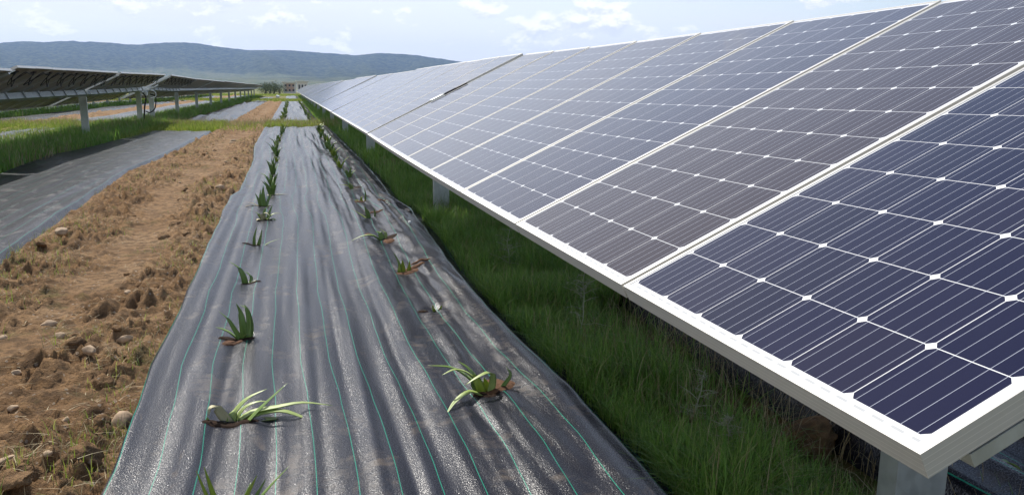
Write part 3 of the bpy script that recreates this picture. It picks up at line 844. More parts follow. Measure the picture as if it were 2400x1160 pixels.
# 4 thick dark leaf leaning left
aloe(*aloeL[3], [([(.0, 0, 0), (-.01, .0, .06), (-.04, .01, .12), (-.10, .02, .165)], .04), ([(-.01, -.01, 0), (-.06, -.02, .02), (-.13, -.01, .045)], .05),
                 ([(.02, 0, 0), (.04, .02, .04), (.015, .03, .075), (-.01, .03, .09)], .022), ([(-.01, -.03, 0), (-.05, -.04, .005), (-.10, -.03, .02)], .036), ([(.02, -.01, 0), (.045, -.01, .02), (.07, .0, .03)], .02)],
     'dark aloe with one thick leaf leaning left, in a dished hollow of the left row')
# 5 two thin upright leaves from a slit
aloe(*aloeL[4], [([(-.03, 0, 0), (-.025, .0, .08), (.0, .01, .17)], .026), ([(.0, 0, 0), (.02, .0, .06), (.04, .01, .15)], .030), ([(.04, -.01, 0), (.10, .0, .035), (.18, .0, .06)], .020)],
     'aloe with two thin upright leaves and one lying to the right, beside a dark slit')
# 6 star-shaped
aloe(*aloeL[5], [([(0, 0, .02), (-.02, -.02, .07), (.02, -.03, .09), (.06, -.05, .05)], .05, Dr), ([(0, 0, .01), (-.06, -.04, .03), (-.09, -.05, .0)], .045, Dr), ([(.02, 0, .01), (.08, -.03, .03), (.13, -.06, .0)], .045, A),
                 ([(.02, 0, .02), (.08, .02, .07), (.15, .03, .075)], .03, Pp), ([(-.02, 0, .02), (-.06, 0, .08), (-.09, .0, .10)], .03, A), ([(.0, .02, 0), (.0, .04, .1), (.06, .05, .17)], .028, A), ([(.02, .02, 0), (.05, .04, .09), (.08, .05, .16)], .03, A)],
     'star-shaped sprawling aloe with curled silvery leaves in the left row')
aloe(*aloeL[6], [([(0, 0, 0), (0, .0, .10), (.01, .01, .24)], .07), ([(-.03, 0, 0), (-.05, .0, .09), (-.08, .01, .16)], .03), ([(.03, 0, 0), (.06, .02, .09), (.12, .02, .17)], .03), ([(-.02, 0, 0), (-.03, .02, .1), (-.02, .03, .2)], .03),
                 ([(-.04, 0, .01), (-.14, -.01, .03), (-.24, -.02, .0)], .025, M_straw), ([(-.04, 0, .01), (-.12, .02, .05), (-.2, .03, .03)], .02, M_straw)],
     'stout upright aloe with brown dry debris lying at its left')
def rnd_leaves(k, h, seed, mt=None, lean=0.):
    r = random.Random(seed); L = []
    for i in range(k):
        a = 2 * math.pi * i / k + r.uniform(-.5, .5); s = r.uniform(.3, 1.15); hh = h * r.uniform(.6, 1.1)
        dx, dy = math.cos(a) * s * hh * .7 + lean * hh, math.sin(a) * s * hh * .6
        L.append(([(dx * .05, dy * .05, 0), (dx * .45, dy * .45, hh * .55), (dx, dy, hh * r.uniform(.75, 1.0))], r.uniform(.028, .042) * (h / .22), mt or M_aloe))
    return L
lb = ['slender aloe with a fallen leaf lying across it, eighth up the left row', 'bushy dark aloe with a lying leaf, ninth plant up the left row', 'dense dark aloe, tenth plant up the left row']
for i, (x, y) in enumerate(aloeL[7:10]):
    L = rnd_leaves(7, .24, 50 + i)
    if i == 0: L.append(([(-.06, -.02, .02), (.05, -.03, .03), (.2, -.03, .03)], .03, Dr))
    aloe(x, y, L, lb[i])
for i, (x, y) in enumerate(aloeL[10:]):
    aloe(x, y, rnd_leaves(random.choice((4, 5, 6)), random.uniform(.15, .27), 70 + i, (A, Yl, A, A, Pp)[i % 5], random.uniform(-.3, .3)), 'dark bushy aloe in the crowded far part of the left planting row', group='aloes in the far part of the left planting row', sep=False)
# right row
aloe(*aloeR[0], [
    ([(-.02, .01, 0), (-.05, .03, .06), (-.12, .03, .115), (-.21, .02, .135)], .032, A), ([(-.01, .01, 0), (-.05, .02, .08), (-.11, .01, .115), (-.165, -.01, .105)], .024, Pp),
    ([(.0, .02, 0), (-.03, .04, .06), (-.06, .06, .10), (-.09, .08, .12)], .026, A), ([(-.02, 0, 0), (-.03, .0, .05), (-.05, .01, .09)], .038, Yl),
    ([(.01, 0, 0), (.02, .0, .07), (-.0, -.02, .105), (-.05, -.04, .095), (-.09, -.05, .075)], .026, Pp), ([(.04, 0, 0), (.06, .0, .04), (.085, .0, .08), (.07, .01, .11)], .018, A),
    ([(-.01, -.02, .01), (-.07, -.04, .045), (-.13, -.08, .03), (-.175, -.14, .008)], .028, Pp), ([(.01, .0, 0), (.0, .01, .04), (-.01, .01, .075)], .034, Yl)],
     'spreading green aloe with arching leaves in reddish soil, nearest plant of the right row').scale = (1.18, 1.18, 1.12)
aloe(*aloeR[1], [([(0, 0, 0), (-.01, 0, .025), (-.015, 0, .05)], .018, Yl), ([(.02, 0, 0), (.03, 0, .02), (.04, 0, .045)], .022, Yl), ([(-.02, 0, 0), (-.04, .0, .01), (-.06, .0, .02)], .025, A)],
     'tiny aloe with three stubby leaves in the right row')
aloe(*aloeR[2], [([(-.03, 0, 0), (-.03, 0, .06), (-.04, .01, .10), (-.07, .02, .16)], .024, A), ([(-.01, 0, 0), (-.01, 0, .06), (-.01, .0, .11)], .04, Yl), ([(.03, 0, 0), (.035, 0, .05), (.04, 0, .10)], .032, Yl), ([(-.03, -.01, 0), (-.035, -.01, .04), (-.03, 0, .085)], .032, Yl)],
     'yellow-green aloe with cut upright leaves in brown soil of the right row')
aloe(*aloeR[3], [([(.02, 0, 0), (-.06, -.01, .06), (-.16, -.01, .055), (-.26, -.01, .012)], .045, A), ([(.0, -.02, 0), (-.08, -.03, .03), (-.17, -.03, .02), (-.24, -.02, .008)], .045, Pp), ([(.02, .01, 0), (.0, .02, .07), (-.04, .03, .085)], .05, A), ([(.03, .02, 0), (.05, .03, .06), (.0, .04, .11)], .035, Pp), ([(.02, -.03, 0), (-.04, -.04, .02), (-.10, -.05, .012)], .05, A)],
     'aloe lying flat with leaves pointing left in the right row')
aloe(*aloeR[4], [([(-.01, 0, 0), (-.08, .02, .05), (-.17, .03, .11)], .03, Pp), ([(0, 0, 0), (-.02, .0, .08), (-.04, .0, .14)], .035, A), ([(.01, 0, 0), (-.0, .0, .06), (-.01, .0, .10)], .035, A), ([(.06, 0, 0), (.065, 0, .06), (.05, 0, .12)], .02, A)],
     'aloe with a long leaf stretched left and two dark upright leaves')
aloe(*aloeR[5], [([(.03, 0, 0), (.04, 0, .09), (.03, 0, .17)], .022, A), ([(-.01, 0, 0), (-.05, 0, .03), (-.09, .0, .03)], .035, Yl), ([(0, 0, 0), (-.01, 0, .05), (.01, 0, .08)], .03, Yl)],
     'small bright aloe with one thin upright leaf in a muddy patch')
aloe(*aloeR[6], [([(0, 0, 0), (-.06, 0, .06), (-.16, 0, .07)], .035, Yl), ([(0, 0, 0), (-.04, 0, .08), (-.12, .0, .12)], .03, A), ([(.01, 0, 0), (.0, 0, .06), (-.04, 0, .10)], .03, Pp)],
     'low aloe leaning left beside a white torn hole')
lr = ['short dark aloe, eighth plant up the right row', 'slim yellowish aloe, ninth plant up the right row', 'thin aloe with a bent leaf, tenth plant up the right row']
for i, (x, y) in enumerate(aloeR[7:10]):
    aloe(x, y, rnd_leaves(5, .20, 150 + i, (A, Yl, A)[i]), lr[i])
for i, (x, y) in enumerate(aloeR[10:]):
    aloe(x, y, rnd_leaves(6, .25, 170 + i, Yl if i % 3 == 0 else A), 'small aloe in the far part of the right planting row', group='aloes in the far part of the right planting row', sep=False)
for k in range(34):
    y = 32.8 + k * 1.35
    for x, lab, g in ((-.33, 'distant aloe clump of the left row on the second ground cover sheet', 'aloes of the left row on the second sheet'), (.72, 'distant aloe clump of the right row on the second ground cover sheet', 'aloes of the right row on the second sheet')):
        if y > 79: continue
        r = empty('aloe_plant', (x + random.uniform(-.07, .07), y, .05)); tag(r, lab, 'aloe', g)
        VV = []; FF = []
        for L in rnd_leaves(5, .26 if x < 0 else .22, 300 + k):
            V, F = leaf_mesh(L[0], L[1] * 1.3, n=4); b0 = len(VV); VV += V; FF += [tuple(i + b0 for i in f) for f in F]
        mk('leaves', VV, FF, (A, Yl, Pp)[k % 3], r)
# soil showing in the slits of the near sheet
for i, (x, y, rx, ry, h) in enumerate([(.785, 3.16, .13, .10, .008), (.74, 5.53, .12, .09, .010), (.75, 6.75, .07, .13, .010), (.70, 9.15, .08, .07, .01), (.80, 5.62, .10, .05, .01), (.86, 5.72, .10, .03, .008),
                                        (-.34, 4.18, .06, .06, .006), (.80, 8.3, .10, .04, .008), (.60, 7.0, .05, .07, .004), (.92, 8.9, .06, .05, .004)]):
    disc(SOIL, x, y, rx * .75, ry * .75, i, h, .02)
for i, (x, y, rx, ry) in enumerate([(-.285, 3.13, .11, .035), (.74, 3.10, .07, .045), (-.33, 4.25, .10, .035), (.69, 4.49, .035, .02), (-.31, 5.56, .07, .03), (-.37, 6.97, .08, .03), (.77, 6.9, .07, .07), (.72, 5.53, .07, .03), (-.30, 8.18, .09, .05),
                                      (-.33, 9.08, .08, .05), (.78, 10.5, .06, .06)]):
    disc(HOLE, x, y, rx, ry, i + 40, .002)
tag(SOIL.build('loose_soil', M_brown, smooth=True), kind='stuff')
tag(HOLE.build('planting_hole_soil', M_hole, smooth=True), kind='stuff')
# big aloe at the lower right corner
HK = None
def zc0(x, y): return .05
aloe(2.42, 2.02, [([(0, 0, 0), (-.03, 0, .12), (-.05, .0, .25)], .075, A), ([(.03, 0, 0), (.02, .02, .14), (.0, .03, .29)], .06, A), ([(.05, 0, 0), (.12, .0, .12), (.22, .02, .22)], .05, A), ([(-.04, 0, 0), (-.1, 0, .08), (-.17, 0, .10)], .05, A)],
     'broad-leaved aloe in shade at the lower right corner under the nearest table', z=.03)
mb = MB(); mb.tube([(2.3, 2.52, .10), (2.48, 2.44, .11), (2.62, 2.40, .105), (2.9, 2.22, .11), (3.2, 2.1, .12)], [.010, .011, .013, .011, .012], 8)
tag(mb.build('bamboo_cane', mat_simple('cane', (.45, .33, .17), .6, 0, 20, .2), smooth=True), 'tan wooden cane lying on the shaded ground cover at far right', 'cane')

# thistles
def thistle(x, y, h, seed, label):
    r = random.Random(seed); mb = MB()
    stem = [(0, 0, 0)]; 
    for i in range(1, 7): stem.append((stem[-1][0] + r.uniform(-.02, .02), stem[-1][1] + r.uniform(-.02, .02), h * i / 6))
    mb.tube(stem, [.004 - .0004 * i for i in range(7)], 5)
    for i in range(24):
        t = r.uniform(.15, 1.0); p = Vector(catmull(stem, 20)[int(t * 20)]); a = r.uniform(0, 6.28); l = h * r.uniform(.12, .38) * (1.2 - t * .6)
        d = Vector((math.cos(a), math.sin(a), r.uniform(.1, .8))); q = [p, p + d * l * .5, p + d * l + Vector((0, 0, -l * .15))]
        mb.tube(q, [.0016, .0011, .0006], 4)
        for j in range(9):
            u = r.uniform(.2, 1); pp = Vector(q[0]).lerp(Vector(q[2]), u); dd = Vector((r.gauss(0, 1), r.gauss(0, 1), r.gauss(0, .7))).normalized() * r.uniform(.012, .035)
            mb.tube([pp, pp + dd], [.0009, .0003], 3)
    o = mb.build('dry_thistle', M_thistle, smooth=False, loc=(x, y, 0)); tag(o, label, 'thistle')
thistle(1.46, 3.9, .42, 1, 'tall dry thistle in the grass below the first module seam')
thistle(1.50, 2.72, .26, 2, 'bushy grey thistle on a bare soil patch in the grass')
thistle(1.50, 2.42, .20, 3, 'smallest grey thistle near the bottom edge of the grass')
thistle(1.53, 5.7, .42, 4, 'thin dry thistle standing further back in the shaded grass')

# ------------------------------------------------------------------ solar tables
ML, MW, FH = 1.990, 1.000, .040
SP = 1.0146
def module_meshes():
    # frame, local: x up the slope (0..ML), y along the row (0..MW), z normal; glass at z=0
    mb = MB(); lip = .011
    for (c, d) in (((lip / 2, MW / 2, -FH / 2 + .0015), (lip, MW, FH)), ((ML - lip / 2, MW / 2, -FH / 2 + .0015), (lip, MW, FH)),
                   ((ML / 2, lip / 2, -FH / 2 + .0015), (ML - 2 * lip, lip, FH)), ((ML / 2, MW - lip / 2, -FH / 2 + .0015), (ML - 2 * lip, lip, FH))):
        mb.box(c, d)
    # inner bottom flange
    for (c, d) in (((.026, MW / 2, -FH + .003), (.03, MW - .024, .002)), ((ML - .026, MW / 2, -FH + .003), (.03, MW - .024, .002))):
        mb.box(c, d)
    # extrusion grooves on the outer faces
    for z in ():
        mb.box((-.0002, MW / 2, z), (.0008, MW - .002, .0010)); mb.box((ML / 2, -.0002, z), (ML - .002, .0008, .0010))
    return mb
MODF = module_meshes()
G_V = [(.011, .011, 0), (ML - .011, .011, 0), (ML - .011, MW - .011, 0), (.011, MW - .011, 0)]
G_UV = [(.0, .0), (.0, ML - .022), (MW - .022, ML - .022), (MW - .022, .0)]
def uvg(scale=1): return [(u, v + .0) for (u, v) in [(0., .0), (0., 1.968), (.978, 1.968), (.978, .0)]]

def proto_module():
    r = empty('solar_module')
    MODF.build('frame', M_frame, r)
    mk('glass', G_V, [(0, 3, 2, 1)][::-1], M_glass, r, uv=uvg(), smooth=False)
    mk('backsheet', [(x, y, -.007) for x, y, z in G_V], [(0, 3, 2, 1)], M_back, r, smooth=False)
    return r

def fix_faces(o):
    pass

SHARED = {}
REFLECTION_TINT = [0., .9, .15, .25, .5, .2, .3, .45]  # per module strength of the cloud reflection painted as brown cell colour
def module(parent, y, z, tilt_off, underside=False):
    """module as part: frame mesh is the part, glass/backsheet are its children"""
    if 'f' not in SHARED:
        f_ = MODF.build('solar_module', M_frame)
        g_ = mk('glass', G_V, [(0, 1, 2, 3)], M_glass, f_, uv=uvg(), smooth=False)
        b_ = mk('backsheet', [(x, yy, -.007) for x, yy, zz in G_V], [(0, 3, 2, 1)], M_back, f_, smooth=False)
        jb = MB(); jb.box((1.78, MW / 2, -.018), (.10, .13, .022)); jb.build('junction_box', M_cable, f_)
        SHARED['f'] = f_; SHARED['first'] = True
    if SHARED['first']:
        o = SHARED['f']; SHARED['first'] = False; o.parent = parent
    else:
        o = copy_tree(SHARED['f'], parent)
    o.location = (0, y, z); o.rotation_euler = (0, -tilt_off, 0)
    for ch in o.children: ch.color = (REFLECTION_TINT.pop(0) if ch.name.startswith('glass') and REFLECTION_TINT else 0., 0, 0, 1)
    return o

def frame_local(x, y, z, tilt):
    """table empty: origin at the lower near corner; local x runs up the slope"""
    e = empty('solar_table', (x, y, z), (0, -tilt, 0)); return e

def post(parent, px, py, top, zbase=0., tilt=0., wd=.17):
    """C-section post, given in world coordinates, parented to the tilted table"""
    mb = MB(); h = top + .35; zc = top - h / 2
    mb.box((0, 0, zc), (wd, .006, h)); mb.box((-wd / 2 + .003, .035, zc), (.006, .064, h)); mb.box((wd / 2 - .003, .035, zc), (.006, .064, h))
    mb.box((-wd / 2 + .016, .067, zc), (.026, .005, h)); mb.box((wd / 2 - .016, .067, zc), (.026, .005, h))
    # head plate with bolts
    mb.box((0, -.008, top - .07), (wd * 1.05, .008, .16))
    for bx in (-.045, .045):
        for bz in (-.11, -.03): mb.tube([(bx, -.012, top + bz), (bx, -.022, top + bz)], .010, 6)
    o = mb.build('post', M_galv); o.parent = parent
    inv = (Matrix.Translation(parent.location) @ parent.rotation_euler.to_matrix().to_4x4()).inverted()
    o.matrix_basis = inv @ Matrix.Translation((px, py, 0))
    return o

TH = .447
def table(x, y, z, tilt, label, nm=8, group=None, posts=(), detail=2, first=False, cables=False):
    L = nm * SP
    if detail == 0:
        mb = MB(); V = []; F = []; mi = []; uv = []
        def quad(pts, m_, uvs=None):
            b0 = len(V); V.extend(pts); F.append((b0, b0 + 1, b0 + 2, b0 + 3)); mi.append(m_); uv.extend(uvs or [(0, 0)] * 4)
        for k in range(nm):
            y0 = k * SP + .011; y1 = k * SP + MW - .011
            quad([(.011, y0, 0), (ML - .011, y0, 0), (ML - .011, y1, 0), (.011, y1, 0)], 1, uvg())
            quad([(.011, y0, -.012), (.011, y1, -.012), (ML - .011, y1, -.012), (ML - .011, y0, -.012)], 2)
            for (cx, cyy, dx, dy) in ((.0055, (y0 + y1) / 2, .011, MW), (ML - .0055, (y0 + y1) / 2, .011, MW), (ML / 2, y0 - .0055, ML - .022, .011), (ML / 2, y1 + .0055, ML - .022, .011)):
                a, b_, c, d = cx - dx / 2, cx + dx / 2, cyy - dy / 2, cyy + dy / 2; t0, t1 = .0015, -.0385
                quad([(a, c, t0), (b_, c, t0), (b_, d, t0), (a, d, t0)], 0); quad([(a, c, t1), (a, d, t1), (b_, d, t1), (b_, c, t1)], 0)
                quad([(a, c, t1), (b_, c, t1), (b_, c, t0), (a, c, t0)], 0); quad([(a, d, t1), (a, d, t0), (b_, d, t0), (b_, d, t1)], 0)
                quad([(a, c, t1), (a, c, t0), (a, d, t0), (a, d, t1)], 0); quad([(b_, c, t1), (b_, d, t1), (b_, d, t0), (b_, c, t0)], 0)
        def qbox(cx, cyy, cz, dx, dy, dz, m_):
            X0, X1, Y0, Y1, Z0, Z1 = cx - dx / 2, cx + dx / 2, cyy - dy / 2, cyy + dy / 2, cz - dz / 2, cz + dz / 2
            quad([(X0, Y0, Z0), (X0, Y1, Z0), (X1, Y1, Z0), (X1, Y0, Z0)], m_); quad([(X0, Y0, Z1), (X1, Y0, Z1), (X1, Y1, Z1), (X0, Y1, Z1)], m_)
            quad([(X0, Y0, Z0), (X1, Y0, Z0), (X1, Y0, Z1), (X0, Y0, Z1)], m_); quad([(X0, Y1, Z0), (X0, Y1, Z1), (X1, Y1, Z1), (X1, Y1, Z0)], m_)
            quad([(X0, Y0, Z0), (X0, Y0, Z1), (X0, Y1, Z1), (X0, Y1, Z0)], m_); quad([(X1, Y0, Z0), (X1, Y1, Z0), (X1, Y1, Z1), (X1, Y0, Z1)], m_)
        qbox(ML / 2, L / 2, -.12, .12, L + .2, .12, 3)
        for yy in (.03, L - .05): qbox(ML / 2, yy, -.055, ML * .95, .05, .03, 3)
        o = mk('solar_table', V, F, [M_frame, M_glass, M_back, M_galv], uv=uv, mi=mi, smooth=False)
        o.location = (x, y, z); o.rotation_euler = (0, -tilt, 0)
        tag(o, label, 'solar table', group); o.color = (.2, 0, 0, 1)
        for (px, py, top) in posts: post(o, px, py, top, wd=.15)
        return o
    e = frame_local(x, y, z, tilt); tag(e, label, 'solar table', group)
    for k in range(nm):
        if first:
            # as built: this table sags a little and twists along its length
            dz = -.0118 * k + .0012 * k * k; tt = .4412 + .0022 * (k + .5)
            o = module(e, 0, 0, 0); o.matrix_basis = (Matrix.Translation(e.location) @ e.rotation_euler.to_matrix().to_4x4()).inverted() @ Matrix.Translation((x, y + k * SP, z + dz)) @ Matrix.Rotation(-.0118 + .0012 * (2 * k + 1), 4, 'X') @ Matrix.Rotation(-tt, 4, 'Y')
        else:
            module(e, k * SP, random.uniform(-.001, .001), random.uniform(-.0015, .0015))
    tb = MB(); tb.box((ML / 2, L / 2, -.128 - (.02 if first else 0)), (.12, L + .22, .12))
    for k in range(nm + 1):
        yy = min(max(k * SP - .011, .02), L - .03)
        tb.box((ML / 2 - .075, yy, -.12), (.02, .05, .15)); tb.box((ML / 2 + .075, yy, -.12), (.02, .05, .15))
    tb.build('torque_tube', M_galv, e)
    for k in range(nm + 1):
        yy = min(max(k * SP - .011, .022), L - .045)
        rb = MB(); end = k in (0, nm)
        ln = ML * .93 if end else .62
        rb.box((ML / 2, yy, -.053), (ln, .045, .022)); rb.build('rail', M_galv, e)
    for (px, py, top) in posts: post(e, px, py, top)
    if cables:
        for k in range(nm):
            r = random.Random(k + int(y * 10)); cb = MB(); y0 = k * SP + MW / 2
            pts = [(1.80, y0 - .05, -.03), (1.72, y0 - .12, -.10), (1.62, y0 - .02 + r.uniform(-.05, .05), -.16 - r.uniform(0, .07)), (1.70, y0 + .14, -.10), (1.86, y0 + .25, -.05), (1.84, y0 + .5, -.06), (1.80, y0 + .9, -.03)]
            cb.tube(catmull(pts, 22), .008, 5)
            cb.build('cable', M_cable, e, smooth=True); cb = MB()
            pts = [(1.78, y0 + .04, -.03), (1.60, y0 + .1, -.09), (1.5, y0 + .2 + r.uniform(-.1, .1), -.12 - r.uniform(0, .05)), (1.62, y0 + .33, -.08), (1.84, y0 + .4, -.05)]
            cb.tube(catmull(pts, 16), .007, 5)
            cb.build('cable', M_cable, e, smooth=True)
    return e

Z0 = .8633
PX = 1.56
ord_ = ['nearest', 'second', 'third', 'fourth', 'fifth']
table(.7815, .815, Z0, .447, 'nearest solar table of the right-hand row, deep blue cells and white frames in the foreground', posts=[(PX + .1, 1.72, 1.08)], first=True)
ystart = .815 + 8 * SP + .16
PITCH = 8 * SP + .17
tilts = [.466, .452, .462, .448, .458]
for i in range(16):
    y = ystart + i * PITCH
    tl = tilts[i] if i < 5 else .455 + random.uniform(-.008, .008)
    zz = .846 + (.0 if i == 0 else random.uniform(-.008, .008))
    if i < 3:
        lab = ('second solar table of the right-hand row, beginning at the dark gap with the coupling', 'third solar table of the right-hand row, pale with reflected sky', 'fourth solar table of the right-hand row counting from the camera')[i]
        table(.79, y, zz, tl, lab, posts=[(PX, y - .35, 1.06)])
    else:
        w3 = {3: 'fifth', 4: 'sixth', 5: 'seventh', 6: 'eighth'}.get(i)
        table(.79, y, zz, tl, (w3 + ' solar table of the right-hand row counting from the camera') if w3 else 'far solar table of the right-hand row, white with reflected sky', group='far solar tables of the right-hand row', posts=[(PX, y - .35, 1.06)], detail=0)
# coupling in the first gap
cp2 = empty('drive_coupling', (0, 0, 0)); tag(cp2, 'dark galvanised drive coupling in the gap between the first two right-hand tables', 'coupling')
mb = MB(); yg = ystart - .11; c0 = Vector((.7815 + math.cos(.455) * .95, yg, .85 + math.sin(.455) * .95))
rotm = Matrix.Rotation(-.455, 3, 'Y')
mb.box(c0 + rotm @ Vector((-.08, 0, -.02)), (.16, .10, .07), mat=rotm); mb.build('coupling_housing', M_galv, cp2)
mb = MB(); mb.box(c0 + rotm @ Vector((.22, 0, -.015)), (.14, .08, .06), mat=rotm); mb.tube([c0 + rotm @ Vector((-.02, 0, 0)), c0 + rotm @ Vector((.2, 0, 0))], .018, 8); mb.build('actuator_rod', M_cable, cp2)

# left-hand rows
XL = -5.15
starts = [-1.9, 6.45, 14.85, 23.2, 32.6, 41.0, 49.3, 57.7, 66.1, 74.5, 82.8, 91.2, 99.6, 107.9, 116.3, 124.7]
lab_left = {2: 'shaded underside of the left-hand row table cut by the left edge of the photo', 3: 'second visible table of the left-hand row, underside with looping black cables', 4: 'left-hand row table just beyond the tracker drive with cable loops'}
for i, y in enumerate(starts):
    x0 = XL - ML / 2 * math.cos(TH) + .03
    ps = [(XL, y - .10, 1.05)]
    if y == 32.6: ps = [(XL, 33.7, 1.10)]
    if y == 23.2: ps.append((XL, 31.25, 1.10))
    zz = .863 + {14.85: -.085, 6.45: -.15, -1.9: -.2, 23.2: -.03, 32.6: .045}.get(y, 0) + (random.uniform(-.012, .012) if i > 4 else 0); tl = TH + random.uniform(-.012, .012)
    if i in lab_left:
        e_ = table(x0, y, zz, tl, lab_left[i], posts=ps, cables=True)
        e_.rotation_euler.x = {2: .0072, 3: .0095, 4: -.0075}[i]
    elif i < 2:
        table(x0, y, zz, tl, 'left-hand row solar table nearest the camera, mostly outside the left edge', group='left-hand row tables beside the camera', posts=ps, detail=0)
    else:
        wd_ = {5: 'fourth', 6: 'fifth', 7: 'sixth', 8: 'seventh'}.get(i)
        table(x0, y, zz, tl, (wd_ + ' table from the left edge in the first left-hand row, dark underside') if wd_ else 'far table of the first left-hand solar row, seen from its dark underside', group='far tables of the first left-hand solar row', posts=ps, detail=0)
proto = None
for r_ in range(1, 7):
    for i, y in enumerate(starts):
        if y < 15 + 7 * r_ - 6: continue
        x0 = XL - 7.1 * r_ - ML / 2 * math.cos(TH) + .03
        g = 'tables of the solar rows behind the first left-hand row'
        if proto is None:
            proto = table(x0, y, .863, TH, 'solar table in one of the rows behind the first left-hand row', group=g, posts=[(XL - 7.1 * r_, y - .1, 1.10), (XL - 7.1 * r_, y + 4.1, 1.10)], detail=0)
        else:
            o = copy_tree(proto); o.location = (x0, y, .863 + random.uniform(-.01, .01)); o.rotation_euler = (0, -TH + random.uniform(-.01, .01), 0)

# tracker drive with hanging cable loops on the left-hand row
dr = empty('tracker_drive', (XL, 32.0, 0)); tag(dr, 'tracker drive with hanging black cable loops between two posts of the left-hand row', 'tracker drive')
mb = MB(); mb.box((0, .1, 1.14), (.26, .30, .26)); mb.tube([(0, -.6, 1.15), (0, .9, 1.15)], .07, 10); mb.build('gear_housing', M_galv, dr)
mb = MB(); mb.tube([(.05, .2, 1.12), (.5, .25, 1.38)], .03, 8); mb.box((.1, .2, 1.3), (.5, .05, .05)); mb.build('actuator_arm', M_galv, dr)
mb = MB(); mb.tube(catmull([(.12, -.75, 1.1), (.22, -.8, .95), (.16, -.85, .6), (.12, -.85, .2), (.1, -.85, 0)], 20), .028, 6)
mb.build('cable', M_cable, dr, smooth=True); mb = MB()
mb.tube(catmull([(.1, .9, 1.05), (.28, .9, .95), (.24, .9, .55), (.05, .95, .38), (-.12, 1.1, .42)], 24), .022, 6); mb.build('cable', M_cable, dr, smooth=True)
mb = MB(); mb.tube(catmull([(.05, .5, 1.2), (.30, .55, 1.16), (.34, .6, .98), (.15, .55, .9)], 14), .02, 6); mb.build('conduit', M_white, dr, smooth=True)

# ------------------------------------------------------------------ far buildings, trees, sack
M_wall = mat_simple('rendered_wall', (.72, .66, .62), .9, 0, .6, .10)
M_pink = mat_simple('reddish_wall', (.50, .34, .27), .9, 0, .6, .12)
M_dark = mat_simple('dark_window', (.05, .055, .065), .2)
M_roof = mat_simple('pale_roof', (.66, .62, .58), .8, 0, .5, .08)
def building(x, y, wx, wy, h, label, cols, rows_, pink=True):
    e = empty('building', (x, y, 0)); tag(e, label, 'building')
    mb = MB(); mb.box((0, 0, h / 2), (wx, wy, h)); mb.build('wall', M_wall, e)
    mb = MB(); mb.box((0, 0, h + .15), (wx + .8, wy + .8, .3)); mb.build('roof', M_roof, e)
    if pink:
        mb = MB(); mb.box((wx * .05, -wy / 2 - .03, h * .56), (wx * .62, .06, h * .72)); mb.build('facade_panel', M_pink, e)
    for i in range(cols):
        for j in range(rows_):
            px = (-.5 + (i + .5) / cols) * wx * (.9); pz = h * (j + .55) / rows_ * .92 + .1
            mb = MB(); mb.box((px, -wy / 2 - .10, pz), (wx / cols * .42, .06, h / rows_ * .42)); w_ = mb.build('window', M_dark, e)
            mb = MB(); mb.box((px, -wy / 2 - .16, pz - h / rows_ * .24), (wx / cols * .5, .14, .08)); mb.build('sill', M_roof, w_)
def at(px, py, Y):
    d = fw + rt * ((px - 1200) / f_px) - up * ((py - 580) / f_px); t_ = Y / d.y; return Vector((0, 0, CAM_H)) + d * t_
a, b_ = at(664, 214, 210), at(694, 214, 210)
building((a.x + b_.x) / 2, 214, b_.x - a.x, 8, 2.5, 'two-storey white building with a reddish facade at the end of the lanes', 3, 2)
a, b_ = at(697, 214, 225), at(722, 214, 225)
building((a.x + b_.x) / 2, 232, b_.x - a.x, 8, 2.9, 'lower white building partly hidden behind the right-hand solar row', 3, 1, False)

M_tree = leafmat('distant_foliage', [(.1, (.035, .055, .018)), (.5, (.055, .08, .028)), (.9, (.085, .11, .04))], .8, .6, 'Geo', .1)
M_bark = mat_simple('bark', (.12, .09, .06), .9, 0, 5, .3)
def tree_mesh(h, wd, seed, n=900):
    r = np.random.default_rng(seed)
    cen = []
    for i in range(9):
        a = r.uniform(0, 6.28); cen.append((math.cos(a) * wd * r.uniform(.0, .33), math.sin(a) * wd * r.uniform(0, .33), h * r.uniform(.42, .82), wd * r.uniform(.18, .30)))
    P = []
    for c in cen:
        q = r.normal(0, 1, (n // 9, 3)); q /= np.linalg.norm(q, axis=1)[:, None]; q *= (c[3] * r.uniform(.55, 1.05, n // 9))[:, None]; q[:, 2] *= .8
        P.append(q + np.array(c[:3]))
    P = np.concatenate(P); k = len(P); s = h * .045
    a = r.normal(0, 1, (k, 3)); a /= np.linalg.norm(a, axis=1)[:, None]; b_ = np.cross(a, r.normal(0, 1, (k, 3))); b_ /= np.linalg.norm(b_, axis=1)[:, None]
    V = np.stack([P - a * s, P + b_ * s * .7, P + a * s, P - b_ * s * .7], 1).reshape(-1, 3)
    return V, np.arange(4 * k).reshape(k, 4)
tp = []
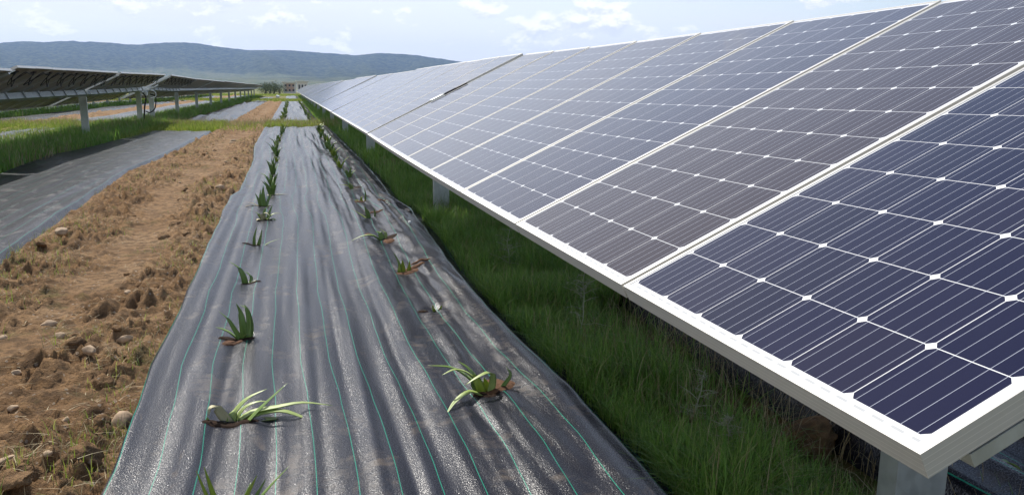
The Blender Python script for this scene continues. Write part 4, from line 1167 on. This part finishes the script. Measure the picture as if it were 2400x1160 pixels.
for i, (px, Y, h, wd, lb_) in enumerate([(622, 178, 1.9, 5, None), (642, 182, 2.0, 6, None), (655, 185, 1.8, 5, None), (632, 190, 2.0, 6, None)]):
    g = at(px, 214, Y); e = empty('tree', (g.x, Y, 0)); tag(e, 'low dark bushy tree left of the white buildings at the end of the lane', 'tree', 'low dark trees left of the white buildings')
    V, F = tree_mesh(h, wd, i); mk('crown', V, F, M_tree, e, smooth=False)
    mb = MB(); mb.tube([(0, 0, 0), (.1, 0, h * .3), (.0, .1, h * .6)], [.22, .16, .08], 6); mb.build('trunk', M_bark, e)
# scattered trees on the plain and foothills: nobody could count them
def far_trees():
    VV = []; n0 = 0; FF = []
    r = np.random.default_rng(5)
    V1, F1 = tree_mesh(6, 7, 99, 90)
    for i in range(1500):
        az = r.uniform(-.72, .05); rr = r.uniform(1000, 1900) if i % 3 else r.uniform(900, 1700)
        if fbm(np.array([az * 22.]), np.array([rr / 260.]), 4, 3)[0] < -.02: continue
        s = r.uniform(.5, 1.0); x, y = math.sin(az) * rr, math.cos(az) * rr
        VV.append(V1 * s + [x, y, -.3]); FF.append(F1 + n0); n0 += len(V1)
    tag(mk('distant_trees', np.concatenate(VV), np.concatenate(FF), M_tree, smooth=False), kind='stuff')
far_trees()
V, F = rock(.28, .22, .24, 55, 3, .15)
o = mk('white_sack', V, F, M_white, loc=(-1.62, 108, .2)); tag(o, 'small white sack lying on the far edge of the dirt path', 'sack')
mb = MB(); mb.tube(catmull([(0, 0, 0), (.0, .02, .01), (.012, .045, .004)], 6), [.008, .012, .014, .014, .012, .009, .005], 6)
z_ = zmat(1.02, 7.3); tag(mb.build('plastic_scrap', M_white, loc=(1.0, 7.25, z_ + .01)), 'tiny white scrap near the right edge of the near ground cover', 'scrap')

# ------------------------------------------------------------------ haze
bm_ = MB(); bm_.box((0, 0, 180), (13900, 13900, 364))
hm = bpy.data.materials.new('haze'); hm.use_nodes = True; t = NT(hm.node_tree)
for n in list(t.n): t.n.remove(n)
pv = t.node('ShaderNodeVolumePrincipled'); pv.inputs['Color'].default_value = (.36, .56, 1.0, 1); pv.inputs['Density'].default_value = .000083
pv.inputs['Anisotropy'].default_value = .25
ou = t.node('ShaderNodeOutputMaterial'); t.link(pv.outputs[0], ou.inputs['Volume'])
hz_ = bm_.build('haze', hm); tag(hz_, kind='stuff')
